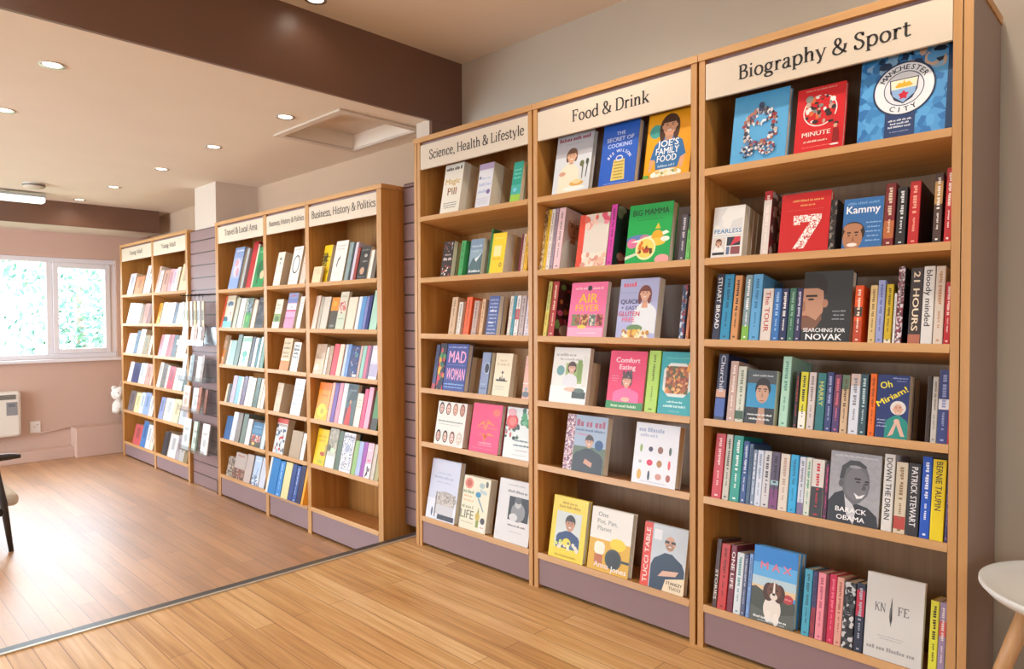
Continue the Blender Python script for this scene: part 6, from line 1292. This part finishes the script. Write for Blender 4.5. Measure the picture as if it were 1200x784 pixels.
# ------------------------------------------------------------------ garden beyond the window
struct(box_obj('ground', -14, 16, 8.4, 40, -.6, -.5, plaster('lawn', '#5d6e48', .9, 0, .2)))
LEAF = [mat(c, .6) for c in ('#5f8270', '#6f9474', '#577c72', '#7d9c78')]
def tree(x, y, h, r, seed, say, n=2600):
    q = random.Random(seed); t = empty('garden_tree', (x, y, -.5)); tag(t, say, 'tree', 'trees beyond the window')
    m = MB(); m.tube([(0, 0, 0), (.05, 0, h * .4), (0, .05, h * .8)], [.14, .1, .05], mat('#8a7a68', .8), 8); m.build('trunk', t, True)
    m = MB(); cl = [(q.uniform(-r, r) * .7, q.uniform(-r, r) * .7, h * q.uniform(.25, 1)) for _ in range(12)]
    for _ in range(n):
        c = q.choice(cl); v = Vector((q.gauss(0, 1), q.gauss(0, 1), q.gauss(0, 1))) * r * .28; p = Vector(c) + v
        a = Vector((q.uniform(-1, 1), q.uniform(-1, 1), q.uniform(-1, 1))).normalized() * .10; b = a.orthogonal().normalized() * .06
        m.face([p - a, p + b, p + a, p - b], q.choice(LEAF))
    m.build('foliage', t)
tree(.9, 14, 4.2, 1.5, 3, 'pale green tree outside, showing through the fixed window pane')
tree(4.6, 19, 3.4, 1.8, 5, 'faint low tree outside, showing through the opening casement')
tree(-4.6, 17, 5, 2.0, 9, 'tall garden tree outside, behind the heater end of the window')

# ------------------------------------------------------------------ light, camera, view
W = bpy.data.worlds.new('daylight'); bpy.context.scene.world = W; W.use_nodes = True
bg = W.node_tree.nodes['Background']; bg.inputs[0].default_value = (.75, .88, 1.0, 1); bg.inputs[1].default_value = SKY
def portal(loc, rot, sx, sy):
    l = bpy.data.lights.new('daylight_portal', 'AREA'); l.shape = 'RECTANGLE'; l.size = sx; l.size_y = sy; l.cycles.is_portal = True
    o = bpy.data.objects.new('daylight_portal', l); C.objects.link(o); o.location = loc; o.rotation_euler = rot
portal(((WX0 + WX1) / 2, YW + .22, (WZ0 + WZ1) / 2), (-math.pi / 2, 0, 0), WX1 - WX0, WZ1 - WZ0)
for y0, y1, z0, z1 in [(.2, .9, 1.2, 1.9), (3.5, 7.2, .35, 2.05)]:
    portal((XL - .16, (y0 + y1) / 2, (z0 + z1) / 2), (0, -math.pi / 2, 0), z1 - z0, y1 - y0)
portal((-.45, YK - .16, 1.6), (math.pi / 2, 0, 0), 1.5, 1.0)
cd = bpy.data.cameras.new('camera'); cam = bpy.data.objects.new('camera', cd); C.objects.link(cam)
cd.sensor_width = 36; cd.lens = 805.73 / 1200 * 36; cd.clip_start = .02
yw, pi_, ro = 45.7807 * D2R, -1.3093 * D2R, -.17677 * D2R
fw = Vector((math.sin(yw) * math.cos(pi_), math.cos(yw) * math.cos(pi_), math.sin(pi_))); rt = Vector((math.cos(yw), -math.sin(yw), 0)); up = rt.cross(fw)
r2 = rt * math.cos(ro) + up * math.sin(ro); u2 = -rt * math.sin(ro) + up * math.cos(ro)
cam.matrix_world = Matrix.Translation((0, 0, 1.176)) @ Matrix((r2, u2, -fw)).transposed().to_4x4()
sc = bpy.context.scene; sc.camera = cam
sc.view_settings.view_transform = 'Standard'; sc.view_settings.look = 'None'; sc.view_settings.gamma = 1; sc.view_settings.use_curve_mapping = False
sc.view_settings.exposure = EXPOSURE
sc.cycles.use_denoising = True; sc.cycles.transparent_max_bounces = 16; sc.cycles.max_bounces = 8; sc.cycles.diffuse_bounces = 5; sc.cycles.sample_clamp_indirect = 6
